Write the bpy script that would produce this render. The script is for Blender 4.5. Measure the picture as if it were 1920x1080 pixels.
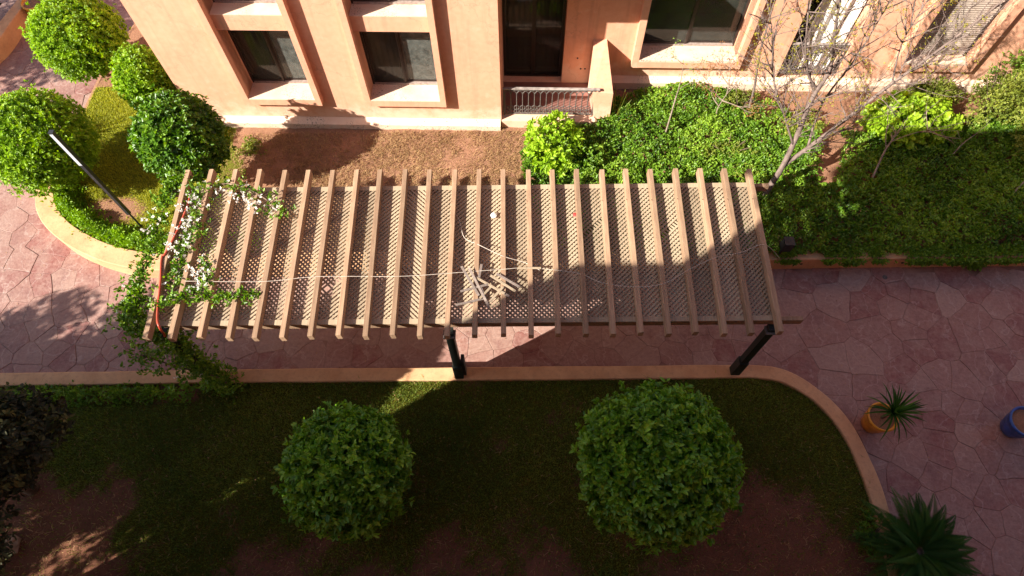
import bpy, math, random
import numpy as np
from mathutils import Vector, Matrix
random.seed(7); rng = np.random.default_rng(7)
S = bpy.context.scene
for o in list(bpy.data.objects): bpy.data.objects.remove(o)
C = S.collection

# ------------------------------------------------------------------ camera
cam = bpy.data.cameras.new('camera'); cam.sensor_width = 36; cam.lens = 1213.85/1920*36
cam.clip_start = .1; cam.clip_end = 500
co = bpy.data.objects.new('camera', cam); C.objects.link(co)
_R = Vector((.999941, -.006127, -.008921)); _F = Vector((-.005136, .456870, -.889519)); _U = _R.cross(_F)
M3 = Matrix((_R, _U, -_F)).transposed(); co.matrix_world = Matrix.Translation((0, 0, 12)) @ M3.to_4x4()
S.camera = co

# ------------------------------------------------------------------ light
SD = Vector((.877*.819, .480*.819, -.574)).normalized()       # direction the sunlight travels
w = bpy.data.worlds.new('World'); S.world = w; w.use_nodes = True
nt = w.node_tree; bg = nt.nodes['Background']
sky = nt.nodes.new('ShaderNodeTexSky'); sky.sky_type = 'NISHITA'; sky.sun_disc = False
sky.sun_elevation = math.radians(35); sky.sun_rotation = math.radians(241.3)
sky.air_density = 1.0; sky.dust_density = 1.5
nt.links.new(sky.outputs[0], bg.inputs[0]); bg.inputs[1].default_value = .062
sl = bpy.data.lights.new('sun', 'SUN'); sl.energy = 5.0; sl.angle = math.radians(.5); sl.color = (1, .93, .80)
so = bpy.data.objects.new('sun', sl); C.objects.link(so); so.location = (-20, -10, 25)
so.rotation_euler = SD.to_track_quat('-Z', 'Y').to_euler()
S.view_settings.view_transform = 'Standard'; S.view_settings.look = 'None'
S.view_settings.exposure = 1.45; S.view_settings.gamma = 1
S.render.engine = 'CYCLES'

# ------------------------------------------------------------------ helpers
def tag(o, label=None, cat=None, group=None, kind=None):
    if label: o['label'] = label
    if cat: o['category'] = cat
    if group: o['group'] = group
    if kind: o['kind'] = kind
    return o
def empty(name, loc=(0, 0, 0), rz=0, **k):
    o = bpy.data.objects.new(name, None); C.objects.link(o); o.location = loc; o.rotation_euler = (0, 0, rz)
    o.empty_display_size = .2
    return tag(o, **k)
def link(name, me, mat, parent=None, **k):
    o = bpy.data.objects.new(name, me); C.objects.link(o)
    if mat and not me.materials: me.materials.append(mat)
    if parent: o.parent = parent
    return tag(o, **k)
class MB:
    """collects shapes, builds one mesh object"""
    def __init__(s): s.v = []; s.f = []
    def add(s, vs, fs):
        b = len(s.v); s.v += [tuple(p) for p in vs]; s.f += [tuple(i+b for i in f) for f in fs]
    def box(s, a, b, jit=0):
        x0, y0, z0 = a; x1, y1, z1 = b
        j = lambda: random.uniform(-jit, jit)
        vs = [(x+j(), y+j(), z+j()) for z in (z0, z1) for x, y in ((x0, y0), (x1, y0), (x1, y1), (x0, y1))]
        s.add(vs, [(0, 3, 2, 1), (4, 5, 6, 7), (0, 1, 5, 4), (1, 2, 6, 5), (2, 3, 7, 6), (3, 0, 4, 7)]); return s
    def cbox(s, a, b, c=.006):
        """box with bevelled long edges (chamfer c)"""
        x0, y0, z0 = a; x1, y1, z1 = b
        d = [x1-x0, y1-y0, z1-z0]; ax = d.index(max(d)); o = [i for i in range(3) if i != ax]
        lo = (x0, y0, z0); hi = (x1, y1, z1)
        u0, u1, v0, v1 = lo[o[0]], hi[o[0]], lo[o[1]], hi[o[1]]
        ring = [(u0+c, v0), (u1-c, v0), (u1, v0+c), (u1, v1-c), (u1-c, v1), (u0+c, v1), (u0, v1-c), (u0, v0+c)]
        vs = []
        for e in (lo[ax], hi[ax]):
            for u, v in ring:
                p = [0, 0, 0]; p[ax] = e; p[o[0]] = u; p[o[1]] = v; vs.append(p)
        fs = [tuple(range(7, -1, -1)), tuple(range(8, 16))]+[(i, (i+1) % 8, 8+(i+1) % 8, 8+i) for i in range(8)]
        if ax == 1: fs = [f[::-1] for f in fs]
        s.add(vs, fs); return s
    def prism(s, poly, z0, z1):
        n = len(poly)
        s.add([(x, y, z0) for x, y in poly]+[(x, y, z1) for x, y in poly],
              [tuple(range(n-1, -1, -1)), tuple(range(n, 2*n))]+[(i, (i+1) % n, n+(i+1) % n, n+i) for i in range(n)]); return s
    def tube(s, pts, r, n=6, r1=None, cap=True):
        pts = [Vector(p) for p in pts]; m = len(pts); vs = []; up = None
        for i, p in enumerate(pts):
            t = (pts[min(i+1, m-1)]-pts[max(i-1, 0)])
            if t.length < 1e-9: t = Vector((0, 0, 1))
            t.normalize()
            if up is None: up = Vector((0, 0, 1)) if abs(t.z) < .9 else Vector((1, 0, 0))
            a = t.cross(up).normalized(); b = a.cross(t).normalized(); up = b
            if isinstance(r, (list, tuple)): rr = r[i]
            else: rr = r if r1 is None else r+(r1-r)*i/(m-1)
            vs += [p+a*math.cos(q)*rr+b*math.sin(q)*rr for q in (2*math.pi*k/n for k in range(n))]
        fs = [(i*n+k, i*n+(k+1) % n, (i+1)*n+(k+1) % n, (i+1)*n+k) for i in range(m-1) for k in range(n)]
        if cap: fs += [tuple(range(n-1, -1, -1)), tuple((m-1)*n+k for k in range(n))]
        s.add(vs, fs); return s
    def lathe(s, prof, c=(0, 0, 0), n=24):
        vs = [(c[0]+r*math.cos(2*math.pi*k/n), c[1]+r*math.sin(2*math.pi*k/n), c[2]+z) for r, z in prof for k in range(n)]
        s.add(vs, [(i*n+k, i*n+(k+1) % n, (i+1)*n+(k+1) % n, (i+1)*n+k) for i in range(len(prof)-1) for k in range(n)]); return s
    def mesh(s, name, smooth=False):
        me = bpy.data.meshes.new(name); me.from_pydata(s.v, [], s.f)
        if smooth: me.polygons.foreach_set('use_smooth', [True]*len(me.polygons))
        me.update(); return me
    def build(s, name, mat, parent=None, smooth=False, **k):
        return link(name, s.mesh(name, smooth), mat, parent, **k)
def npmesh(name, V, Q, k, mat, parent=None, tone=None, smooth=False, **kw):
    """V (n,3), Q (m,k) faces of k corners"""
    me = bpy.data.meshes.new(name); me.vertices.add(len(V)); me.vertices.foreach_set('co', np.ascontiguousarray(V, dtype=np.float32).ravel())
    me.loops.add(len(Q)*k); me.loops.foreach_set('vertex_index', np.ascontiguousarray(Q, dtype=np.int32).ravel())
    me.polygons.add(len(Q)); me.polygons.foreach_set('loop_start', np.arange(0, len(Q)*k, k, dtype=np.int32))
    me.polygons.foreach_set('loop_total', np.full(len(Q), k, dtype=np.int32))
    if smooth: me.polygons.foreach_set('use_smooth', np.ones(len(Q), dtype=bool))
    if tone is not None:
        at = me.attributes.new('tone', 'FLOAT', 'POINT'); at.data.foreach_set('value', np.ascontiguousarray(tone, dtype=np.float32))
    me.update(); me.validate()
    return link(name, me, mat, parent, **kw)
def nz(x, y, f=1., s=0.):
    """cheap smooth noise about -1..1"""
    x = np.asarray(x)*f; y = np.asarray(y)*f
    return (np.sin(x*1.7+y*.9+s)+np.sin(-x*1.1+y*2.1+1.3+s*2)+np.sin(x*2.9-y*1.7+2.1+s*3)*.7+np.sin(x*4.3+y*3.9+.7+s)*.5+np.sin(-x*6.1+y*5.3+s*5)*.35)/3.0
def unit(v): return v/np.maximum(np.linalg.norm(v, axis=-1, keepdims=True), 1e-9)
def leaves(name, P, D, N, L, W, tone, mat, parent=None, fold=.25, **kw):
    """one real folded leaf per row: base P, direction D, facing N, length L, width W"""
    n = len(P); D = unit(D); B = unit(np.cross(D, N)); N = np.cross(B, D)
    L = np.broadcast_to(L, n)[:, None]; W = np.broadcast_to(W, n)[:, None]
    V = np.empty((n, 6, 3))
    V[:, 0] = P; V[:, 3] = P+D*L-N*L*.10
    V[:, 1] = P+D*L*.3+B*W*.45+N*W*fold; V[:, 2] = P+D*L*.72+B*W*.36+N*W*fold*.6
    V[:, 5] = P+D*L*.3-B*W*.45+N*W*fold; V[:, 4] = P+D*L*.72-B*W*.36+N*W*fold*.6
    b = (np.arange(n)*6)[:, None]
    Q = np.concatenate([b+np.array([[0, 1, 2, 3]]), b+np.array([[0, 3, 4, 5]])], 1).reshape(-1, 4)
    return npmesh(name, V.reshape(-1, 3), Q, 4, mat, parent, np.repeat(tone, 6), **kw)
def rosettes(Pc, Nc, k, spread=.8, jit=.02, seed=0):
    """k leaves round each twig tip; returns P, D, N, idx"""
    r = np.random.default_rng(seed); n = len(Pc)
    P = np.repeat(Pc, k, 0); N = np.repeat(unit(Nc), k, 0)
    T = unit(r.normal(size=(n*k, 3))); T = unit(T-N*np.sum(T*N, 1, keepdims=True))
    s = spread*r.uniform(.5, 1.3, (n*k, 1)); D = unit(N*(1-.35*s)+T*s)
    F = unit(N*.9+r.normal(size=(n*k, 3))*.35+T*-.2)
    return P+r.normal(size=P.shape)*jit, D, F, np.repeat(np.arange(n), k)
def inpoly(x, y, poly):
    x = np.asarray(x); y = np.asarray(y); c = np.zeros(x.shape, bool); n = len(poly)
    for i in range(n):
        x0, y0 = poly[i]; x1, y1 = poly[(i+1) % n]
        if y0 == y1: continue
        t = (y0 > y) != (y1 > y)
        c ^= t & (x < (x1-x0)*(y-y0)/(y1-y0)+x0)
    return c
def catmull(P, n=6):
    P = [Vector(p) for p in P]; out = []
    for i in range(len(P)-1):
        a = P[max(i-1, 0)]; b = P[i]; c = P[i+1]; d = P[min(i+2, len(P)-1)]
        for k in range(n):
            t = k/n; out.append(.5*((2*b)+(c-a)*t+(2*a-5*b+4*c-d)*t*t+(3*b-a-3*c+d)*t**3))
    return out+[P[-1]]

# ------------------------------------------------------------------ materials
def mat(name, build):
    m = bpy.data.materials.new(name); m.use_nodes = True; t = m.node_tree; p = t.nodes['Principled BSDF']
    build(t, p); return m
def N(t, typ, **k):
    n = t.nodes.new(typ)
    for a, v in k.items(): setattr(n, a, v)
    return n
def coords(t, gen='Object', scale=None):
    c = N(t, 'ShaderNodeTexCoord').outputs[gen]
    if scale:
        mp = N(t, 'ShaderNodeMapping'); mp.inputs['Scale'].default_value = scale; t.links.new(c, mp.inputs[0]); return mp.outputs[0]
    return c
def noise(t, vec, scale, detail=5, rough=.55):
    n = N(t, 'ShaderNodeTexNoise'); n.inputs['Scale'].default_value = scale; n.inputs['Detail'].default_value = detail; n.inputs['Roughness'].default_value = rough
    t.links.new(vec, n.inputs['Vector']); return n.outputs['Fac']
def ramp(t, fac, stops):
    r = N(t, 'ShaderNodeValToRGB'); e = r.color_ramp.elements
    while len(e) < len(stops): e.new(.5)
    for i, (p, c) in enumerate(stops): e[i].position = p; e[i].color = (*c, 1)
    t.links.new(fac, r.inputs[0]); return r.outputs[0]
def mix(t, fac, a, b, mode='MIX'):
    m = N(t, 'ShaderNodeMix', data_type='RGBA', blend_type=mode)
    for i, v in ((0, fac), (6, a), (7, b)):
        if isinstance(v, (int, float)): m.inputs[i].default_value = v
        elif isinstance(v, tuple): m.inputs[i].default_value = (*v, 1)
        else: t.links.new(v, m.inputs[i])
    return m.outputs[2]
def bump(t, p, h, strength=.3, dist=.01):
    b = N(t, 'ShaderNodeBump'); b.inputs['Strength'].default_value = strength; b.inputs['Distance'].default_value = dist
    t.links.new(h, b.inputs['Height']); t.links.new(b.outputs[0], p.inputs['Normal'])
def simple(name, a, b, scale=8, rough=.7, bstr=.3, bdist=.005, bscale=60, streak=None, metallic=0, spec=.4, rnd=0):
    def f(t, p):
        v = coords(t, 'Object', streak); n = noise(t, v, scale)
        c = ramp(t, n, [(.3, a), (.7, b)])
        if rnd:
            oi = N(t, 'ShaderNodeObjectInfo'); r = N(t, 'ShaderNodeMapRange'); r.inputs[3].default_value = 1-rnd; r.inputs[4].default_value = 1+rnd
            t.links.new(oi.outputs['Random'], r.inputs[0]); hs = N(t, 'ShaderNodeHueSaturation'); t.links.new(r.outputs[0], hs.inputs['Value']); t.links.new(c, hs.inputs['Color']); c = hs.outputs[0]
        t.links.new(c, p.inputs['Base Color']); p.inputs['Roughness'].default_value = rough; p.inputs['Metallic'].default_value = metallic
        p.inputs['Specular IOR Level'].default_value = spec
        bump(t, p, noise(t, v, bscale, 4), bstr, bdist)
    return mat(name, f)
def leafmat(name, dark, mid, light, trans=.3, rough=.45, spec=.4):
    def f(t, p):
        a = N(t, 'ShaderNodeAttribute', attribute_name='tone')
        c = ramp(t, a.outputs['Fac'], [(0, dark), (.5, mid), (1, light)])
        t.links.new(c, p.inputs['Base Color']); p.inputs['Roughness'].default_value = rough; p.inputs['Specular IOR Level'].default_value = spec
        tr = N(t, 'ShaderNodeBsdfTranslucent'); hs = N(t, 'ShaderNodeHueSaturation'); hs.inputs['Saturation'].default_value = 1.15; hs.inputs['Value'].default_value = 1.3
        t.links.new(c, hs.inputs['Color']); t.links.new(hs.outputs[0], tr.inputs[0])
        ms = N(t, 'ShaderNodeMixShader'); ms.inputs[0].default_value = trans
        t.links.new(p.outputs[0], ms.inputs[1]); t.links.new(tr.outputs[0], ms.inputs[2])
        t.links.new(ms.outputs[0], t.nodes['Material Output'].inputs[0])
    return mat(name, f)

def f_plaster(t, p):
    v = coords(t); n = noise(t, v, .9, 6); n2 = noise(t, v, 9, 5)
    c = ramp(t, n, [(.25, (.63, .30, .19)), (.5, (.70, .35, .225)), (.8, (.75, .40, .26))])
    c = mix(t, .35, c, ramp(t, n2, [(.3, (.60, .31, .20)), (.7, (.75, .44, .31))]))
    # rain streaks run down the wall
    st = noise(t, coords(t, 'Object', (6, 6, .35)), 1.5, 4); c = mix(t, ramp(t, st, [(.50, (0, 0, 0)), (.78, (.55, .55, .55))]), c, (.47, .25, .165))
    sx = N(t, 'ShaderNodeSeparateXYZ'); t.links.new(v, sx.inputs[0]); mr = N(t, 'ShaderNodeMapRange'); mr.inputs[1].default_value = .5; mr.inputs[2].default_value = 1.15; mr.inputs[3].default_value = .30; mr.inputs[4].default_value = 0
    t.links.new(sx.outputs[2], mr.inputs[0]); ad = N(t, 'ShaderNodeMath', operation='ADD'); t.links.new(mr.outputs[0], ad.inputs[0]); t.links.new(noise(t, v, 3.5, 7, .7), ad.inputs[1])
    c = mix(t, ramp(t, ad.outputs[0], [(.58, (0, 0, 0)), (.82, (.75, .75, .75))]), c, (.74, .51, .39))
    vo = N(t, 'ShaderNodeTexVoronoi', feature='DISTANCE_TO_EDGE'); vo.inputs['Scale'].default_value = .55; wv = N(t, 'ShaderNodeVectorMath', operation='ADD'); nn = N(t, 'ShaderNodeTexNoise'); nn.inputs['Scale'].default_value = 2.5; nn.inputs['Detail'].default_value = 6
    t.links.new(v, nn.inputs['Vector']); t.links.new(v, wv.inputs[0]); t.links.new(nn.outputs['Color'], wv.inputs[1]); t.links.new(wv.outputs[0], vo.inputs['Vector'])
    c = mix(t, ramp(t, vo.outputs['Distance'], [(0, (.4, .4, .4)), (.006, (0, 0, 0))]), c, (.36, .19, .13))
    sp = noise(t, v, 22, 6, .75); c = mix(t, ramp(t, sp, [(.66, (0, 0, 0)), (.74, (.45, .45, .45))]), c, (.40, .22, .15))
    t.links.new(c, p.inputs['Base Color']); p.inputs['Roughness'].default_value = .88; p.inputs['Specular IOR Level'].default_value = .2
    h = noise(t, v, 45, 6, .65); bump(t, p, h, .35, .006)
plaster = mat('plaster', f_plaster)
def f_sill(t, p):
    v = coords(t); n = noise(t, v, 3, 6)
    c = ramp(t, n, [(.3, (.66, .46, .34)), (.7, (.74, .57, .46))])
    d = noise(t, v, 34, 3, .6); c = mix(t, ramp(t, d, [(.57, (0, 0, 0)), (.63, (1, 1, 1))]), c, (.20, .13, .10))
    m2 = noise(t, v, 2.2, 2); c = mix(t, ramp(t, m2, [(.45, (1, 1, 1)), (.6, (0, 0, 0))]), c, ramp(t, n, [(.3, (.68, .45, .32)), (.7, (.76, .58, .46))]))
    t.links.new(c, p.inputs['Base Color']); p.inputs['Roughness'].default_value = .9
    bump(t, p, noise(t, v, 50, 5), .4, .006)
sillm = mat('weathered_plaster', f_sill)
def f_kerb(t, p):
    v = coords(t); n = noise(t, v, 2.2, 6, .6); n2 = noise(t, v, 13, 6, .7)
    c = ramp(t, n, [(.3, (.47, .25, .125)), (.7, (.63, .37, .20))]); c = mix(t, ramp(t, n2, [(.5, (0, 0, 0)), (.72, (.6, .6, .6))]), c, (.34, .19, .11))
    t.links.new(c, p.inputs['Base Color']); p.inputs['Roughness'].default_value = .88; bump(t, p, n2, .5, .01)
kerbm = mat('ochre_render', f_kerb)
def f_stone(t, p):
    oi = N(t, 'ShaderNodeObjectInfo'); v = N(t, 'ShaderNodeNewGeometry').outputs['Position']
    base = ramp(t, oi.outputs['Random'], [(0, (.18, .036, .028)), (.24, (.225, .058, .043)), (.30, (.245, .108, .083)), (.5, (.275, .125, .098)), (.75, (.30, .152, .120)), (.92, (.33, .195, .155)), (1, (.37, .24, .19))])
    n = noise(t, v, 2.6, 8, .68); c = mix(t, ramp(t, n, [(.42, (0, 0, 0)), (.62, (.75, .75, .75))]), base, (.34, .21, .170))
    nr = noise(t, v, 1.9, 7, .7); c = mix(t, ramp(t, nr, [(.52, (0, 0, 0)), (.66, (.7, .7, .7))]), c, (.165, .060, .052))
    n3 = noise(t, v, 15, 7, .75); c = mix(t, .40, c, ramp(t, n3, [(.34, (.13, .055, .05)), (.66, (.39, .26, .23))]))
    # pale mineral veins
    w_ = N(t, 'ShaderNodeTexWave'); w_.inputs['Scale'].default_value = .55; w_.inputs['Distortion'].default_value = 22; w_.inputs['Detail'].default_value = 5; w_.inputs['Detail Scale'].default_value = 1.6; t.links.new(v, w_.inputs['Vector'])
    c = mix(t, ramp(t, w_.outputs['Fac'], [(.975, (0, 0, 0)), (1, (.32, .32, .32))]), c, (.45, .34, .31))
    t.links.new(c, p.inputs['Base Color']); t.links.new(ramp(t, n3, [(.3, (.5, .5, .5)), (.7, (.75, .75, .75))]), p.inputs['Roughness'])
    bump(t, p, noise(t, v, 16, 8, .65), .6, .012)
stonem = mat('red_flagstone', f_stone)
mortarm = simple('mortar', (.10, .045, .036), (.34, .20, .165), 1.3, .9, .5, .01, 50)
def f_soil(t, p, k=1.0):
    v = N(t, 'ShaderNodeNewGeometry').outputs['Position']; a = N(t, 'ShaderNodeAttribute', attribute_name='tone')
    n = noise(t, v, 11, 8, .7); n2 = noise(t, v, 50, 4, .7); n3 = noise(t, v, 1.4, 4)
    soil = mix(t, .4, ramp(t, n, [(.25, (.16, .072, .042)), (.75, (.32, .17, .105))]), ramp(t, n2, [(.3, (.08, .035, .022)), (.7, (.42, .24, .15))]))
    soil = mix(t, ramp(t, n3, [(.35, (0, 0, 0)), (.7, (.5, .5, .5))]), soil, (.38, .20, .125))
    gr = ramp(t, n2, [(.25, (.06, .07, .008)), (.75, (.20, .21, .025))])
    f = N(t, 'ShaderNodeMath', operation='ADD'); t.links.new(a.outputs['Fac'], f.inputs[0]); t.links.new(n, f.inputs[1])
    c = mix(t, ramp(t, f.outputs[0], [(.80, (0, 0, 0)), (1.05, (1, 1, 1))]), soil, gr)
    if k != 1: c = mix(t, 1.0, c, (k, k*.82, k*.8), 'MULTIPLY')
    t.links.new(c, p.inputs['Base Color']); p.inputs['Roughness'].default_value = .95; p.inputs['Specular IOR Level'].default_value = .15
    bump(t, p, noise(t, v, 26, 8, .75), .9, .03)
soilm = mat('red_soil', f_soil); soild = mat('shade_darkened_red_soil', lambda t, p: f_soil(t, p, .60))  # second copy has the near lawn's shade darkened into its colour
groundm = simple('bare_ground', (.2, .11, .08), (.32, .2, .15), .6, .95, .5, .02, 12)
def woodmat(name, a, b, c2):
    def f(t, p):
        oi = N(t, 'ShaderNodeObjectInfo'); v = coords(t, 'Object', (14, 1.2, 14)); n = noise(t, v, 2.2, 6, .65)
        c = ramp(t, n, [(.2, a), (.5, b), (.85, c2)])
        n2 = noise(t, coords(t), 1.3, 4); c = mix(t, ramp(t, n2, [(.4, (0, 0, 0)), (.7, (.5, .5, .5))]), c, tuple(x*.72 for x in b))
        kn = noise(t, coords(t), 11, 2); c = mix(t, ramp(t, kn, [(.72, (0, 0, 0)), (.78, (1, 1, 1))]), c, (.10, .05, .03))
        r = N(t, 'ShaderNodeMapRange'); r.inputs[3].default_value = .74; r.inputs[4].default_value = 1.12
        t.links.new(oi.outputs['Random'], r.inputs[0]); hs = N(t, 'ShaderNodeHueSaturation'); t.links.new(r.outputs[0], hs.inputs['Value']); t.links.new(c, hs.inputs['Color'])
        t.links.new(hs.outputs[0], p.inputs['Base Color']); p.inputs['Roughness'].default_value = .8; p.inputs['Specular IOR Level'].default_value = .25
        bump(t, p, n, .4, .006)
    return mat(name, f)
rafterm = woodmat('weathered_rafter_wood', (.19, .115, .075), (.345, .22, .14), (.51, .355, .235))
latticem = woodmat('bleached_lattice_wood', (.27, .20, .135), (.38, .295, .205), (.48, .395, .295))
greywood = woodmat('grey_old_wood', (.13, .095, .08), (.24, .19, .165), (.40, .33, .29))
postm = simple('black_post_paint', (.006, .009, .008), (.02, .026, .024), 14, .5, .3, .004, 30)
ironm = simple('dusty_iron', (.045, .04, .037), (.16, .14, .13), 22, .6, .3, .002, 60)
railm = simple('bleached_rail', (.16, .13, .12), (.42, .36, .33), 9, .55, .3, .002, 40)
alum = simple('dark_bronze_frame', (.018, .012, .010), (.045, .03, .026), 12, .4, .1, .001, 40)
alumd = simple('dusty_track', (.22, .17, .15), (.38, .31, .28), 20, .6, .3, .002, 60)
barkm = simple('pale_bark', (.085, .06, .052), (.23, .17, .15), 12, .85, .6, .01, 40, (1, 1, .35))
barkd = simple('brown_bark', (.10, .065, .045), (.22, .15, .11), 12, .85, .6, .01, 40)
deadm = simple('dead_wood', (.17, .125, .10), (.34, .26, .21), 12, .8, .4, .006, 40)
hosem = simple('red_hose', (.33, .045, .025), (.46, .085, .045), 6, .4, .1, .001, 30)
wirem = simple('pale_wire', (.42, .35, .30), (.62, .54, .47), 20, .6, .1, .001, 40)
orangem = simple('orange_glazed_pot', (.50, .19, .02), (.80, .36, .02), 5, .35, .15, .003, 12)
bluem = simple('blue_glazed_pot', (.03, .05, .16), (.02, .09, .42), 5, .3, .1, .002, 12)
blackp = simple('black_plastic', (.012, .013, .016), (.03, .032, .038), 9, .5, .2, .002, 40)
whitem = simple('white_cloth', (.78, .76, .74), (.84, .83, .81), 5, .85, .4, .01, 12)
room = simple('dark_room', (.045, .028, .018), (.10, .065, .04), 1.2, .9, .1, .002, 10)
curtain = simple('brown_curtain', (.10, .065, .045), (.21, .15, .105), 2.5, .9, .8, .03, 4, (8, 1, .2))
shutm = simple('grey_shutter', (.30, .24, .20), (.42, .35, .30), 6, .6, .2, .002, 40)
floorm = simple('terrace_floor', (.20, .09, .075), (.28, .14, .115), 4, .6, .2, .003, 30)
flowm = leafmat('white_petal', (.70, .66, .60), (.82, .80, .76), (.88, .87, .86), .35, .6)
def f_glass(dust, sc):
    def f(t, p):
        v = coords(t)
        p.inputs['Base Color'].default_value = (.02, .022, .02, 1); p.inputs['Roughness'].default_value = .04; p.inputs['Specular IOR Level'].default_value = .7
        tr = N(t, 'ShaderNodeBsdfTransparent'); tr.inputs[0].default_value = (.75, .78, .74, 1)
        ms = N(t, 'ShaderNodeMixShader'); ms.inputs[0].default_value = .55
        t.links.new(p.outputs[0], ms.inputs[1]); t.links.new(tr.outputs[0], ms.inputs[2])
        df = N(t, 'ShaderNodeBsdfDiffuse'); df.inputs[0].default_value = (.42, .46, .44, 1)
        n = noise(t, v, sc, 7, .7); fac = ramp(t, n, [(.35, (dust*.4,)*3), (.75, (dust*1.5,)*3)])
        m2 = N(t, 'ShaderNodeMixShader'); t.links.new(fac, m2.inputs[0]); t.links.new(ms.outputs[0], m2.inputs[1]); t.links.new(df.outputs[0], m2.inputs[2])
        t.links.new(m2.outputs[0], t.nodes['Material Output'].inputs[0])
    return f
glassm = mat('window_glass', f_glass(.045, 6)); glassd = mat('dusty_window_glass', f_glass(.17, 9))

nearm = leafmat('bright_ficus_leaf', (.055, .15, .010), (.16, .34, .018), (.32, .52, .045), .34, .4, .5)
ballm = leafmat('ficus_leaf', (.035, .095, .008), (.10, .225, .014), (.22, .37, .03), .32, .38, .5)
limem = leafmat('lime_leaf', (.10, .20, .006), (.24, .41, .014), (.38, .55, .035), .38, .45)
coverm = leafmat('ground_cover_leaf', (.05, .125, .010), (.135, .26, .018), (.28, .42, .04), .32, .4)
olivem = leafmat('olive_leaf', (.09, .13, .018), (.20, .25, .03), (.36, .38, .07), .35, .5)
darkm = leafmat('dark_purple_leaf', (.030, .028, .018), (.060, .062, .030), (.16, .15, .05), .15, .75, .15)
grassm = leafmat('grass_blade', (.20, .22, .008), (.40, .41, .015), (.56, .54, .04), .35, .6)
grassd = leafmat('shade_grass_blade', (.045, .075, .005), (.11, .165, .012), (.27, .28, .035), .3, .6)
strawm = leafmat('dry_straw', (.16, .08, .035), (.32, .19, .085), (.50, .34, .17), .2, .8)
cycadm = leafmat('cycad_leaf', (.015, .055, .008), (.035, .10, .012), (.08, .17, .025), .2, .6, .2)
yellm = leafmat('yellow_new_leaf', (.20, .19, .02), (.34, .32, .03), (.5, .46, .06), .4, .5)
rustm = leafmat('rust_leaf', (.20, .07, .02), (.34, .15, .05), (.45, .26, .1), .3, .7)

# ------------------------------------------------------------------ ground, beds, paving
ZB = .30
kerbN = [(-16, 4.12), (-12, 4.12), (-9.65, 4.13), (-7.5, 4.14), (-5, 4.16), (0, 4.16), (3.9, 4.16), (4.45, 4.16), (5.05, 4.05), (5.6, 3.64), (5.96, 3.08), (6.14, 2.4), (6.21, 1.85), (6.22, 1.2), (6.2, 0), (6.1, -.6)]
kerbL = [(-10.15, 9.9), (-10.42, 9.1), (-10.30, 8.3), (-9.95, 7.75), (-9.35, 7.28), (-8.5, 6.88), (-7.5, 6.67), (-6, 6.67), (-1.0, 6.67)]
kerbR = [(-1.0, 6.67), (5.3, 6.67), (9, 6.68), (12, 6.68), (17, 6.7)]
ck = lambda K: [(p.x, p.y) for p in catmull([(a, b, 0) for a, b in K], 6)]
nearbed = ck(kerbN)+[(6.1, -.62), (-16, -.62)]
farbed = ck(kerbL)+ck(kerbR)[1:]+[(17, 13.0), (-.6, 13.0), (-.6, 10.6), (-7.7, 10.6), (-7.9, 16), (-9.4, 16), (-9.75, 13.8), (-10.12, 12.1), (-10.2, 10.9)]

mb = MB(); mb.add([(-70, -70, -.06), (70, -70, -.06), (70, 70, -.06), (-70, 70, -.06)], [(0, 1, 2, 3)])
mb.build('ground', groundm, kind='structure')
path = MB().box((-16, -1, -.05), (17, 17, -.010)).build('path', mortarm, kind='structure')

def clip(poly, nx, ny, d):                       # keep nx*x+ny*y <= d
    out = []
    for i in range(len(poly)):
        a = poly[i]; b = poly[(i+1) % len(poly)]; da = nx*a[0]+ny*a[1]-d; db = nx*b[0]+ny*b[1]-d
        if da <= 0: out.append(a)
        if (da < 0) != (db < 0) and da != db:
            t = da/(da-db); out.append((a[0]+(b[0]-a[0])*t, a[1]+(b[1]-a[1])*t))
    return out
def warp(x, y): return (x+.028*float(nz(x, y, 3.1, 1))+.006*float(nz(x, y, 13, 2)), y+.028*float(nz(x, y, 3.1, 4))+.006*float(nz(x, y, 13, 5)))
def visible(x, y):
    v = Vector((x, y, -12.0)); d = v.dot(_F); return abs(v.dot(_R)/d*1213.85) < 1010 and abs(v.dot(_U)/d*1213.85) < 590
seeds = []
r2 = random.Random(11)
for _ in range(26000):
    x = r2.uniform(-15, 15); y = r2.uniform(-1, 16.5)
    md = .24+.56*r2.random()**1.3
    if all((x-a)**2+((y-b))**2 > ((md+m)/2)**2 for a, b, m in seeds if abs(x-a) < .95): seeds.append((x, y, md))
cells = []
for x, y, _m in seeds:
    if not visible(x, y) or inpoly(x, y, nearbed) or inpoly(x, y, farbed): continue
    if y > 10.2 and x > -8: continue
    if y > 7.2 and x > -7: continue
    poly = [(x-1, y-1), (x+1, y-1), (x+1, y+1), (x-1, y+1)]
    for a, b, _ in seeds:
        if 0 < (a-x)**2+(b-y)**2 < 3.2:
            nx, ny = a-x, b-y; L = math.hypot(nx, ny); nx /= L; ny /= L
            poly = clip(poly, nx, ny, nx*(a+x)/2+ny*(b+y)/2-.0028)
            if len(poly) < 3: break
    if len(poly) < 3: continue
    cx = sum(p[0] for p in poly)/len(poly); cy = sum(p[1] for p in poly)/len(poly)
    ring = []
    for i in range(len(poly)):
        a = poly[i]; b = poly[(i+1) % len(poly)]; L = math.dist(a, b); k = max(1, int(L/.13))
        ring += [warp(a[0]+(b[0]-a[0])*j/k, a[1]+(b[1]-a[1])*j/k) for j in range(k)]
    cells.append((cx, cy, ring))
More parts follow.
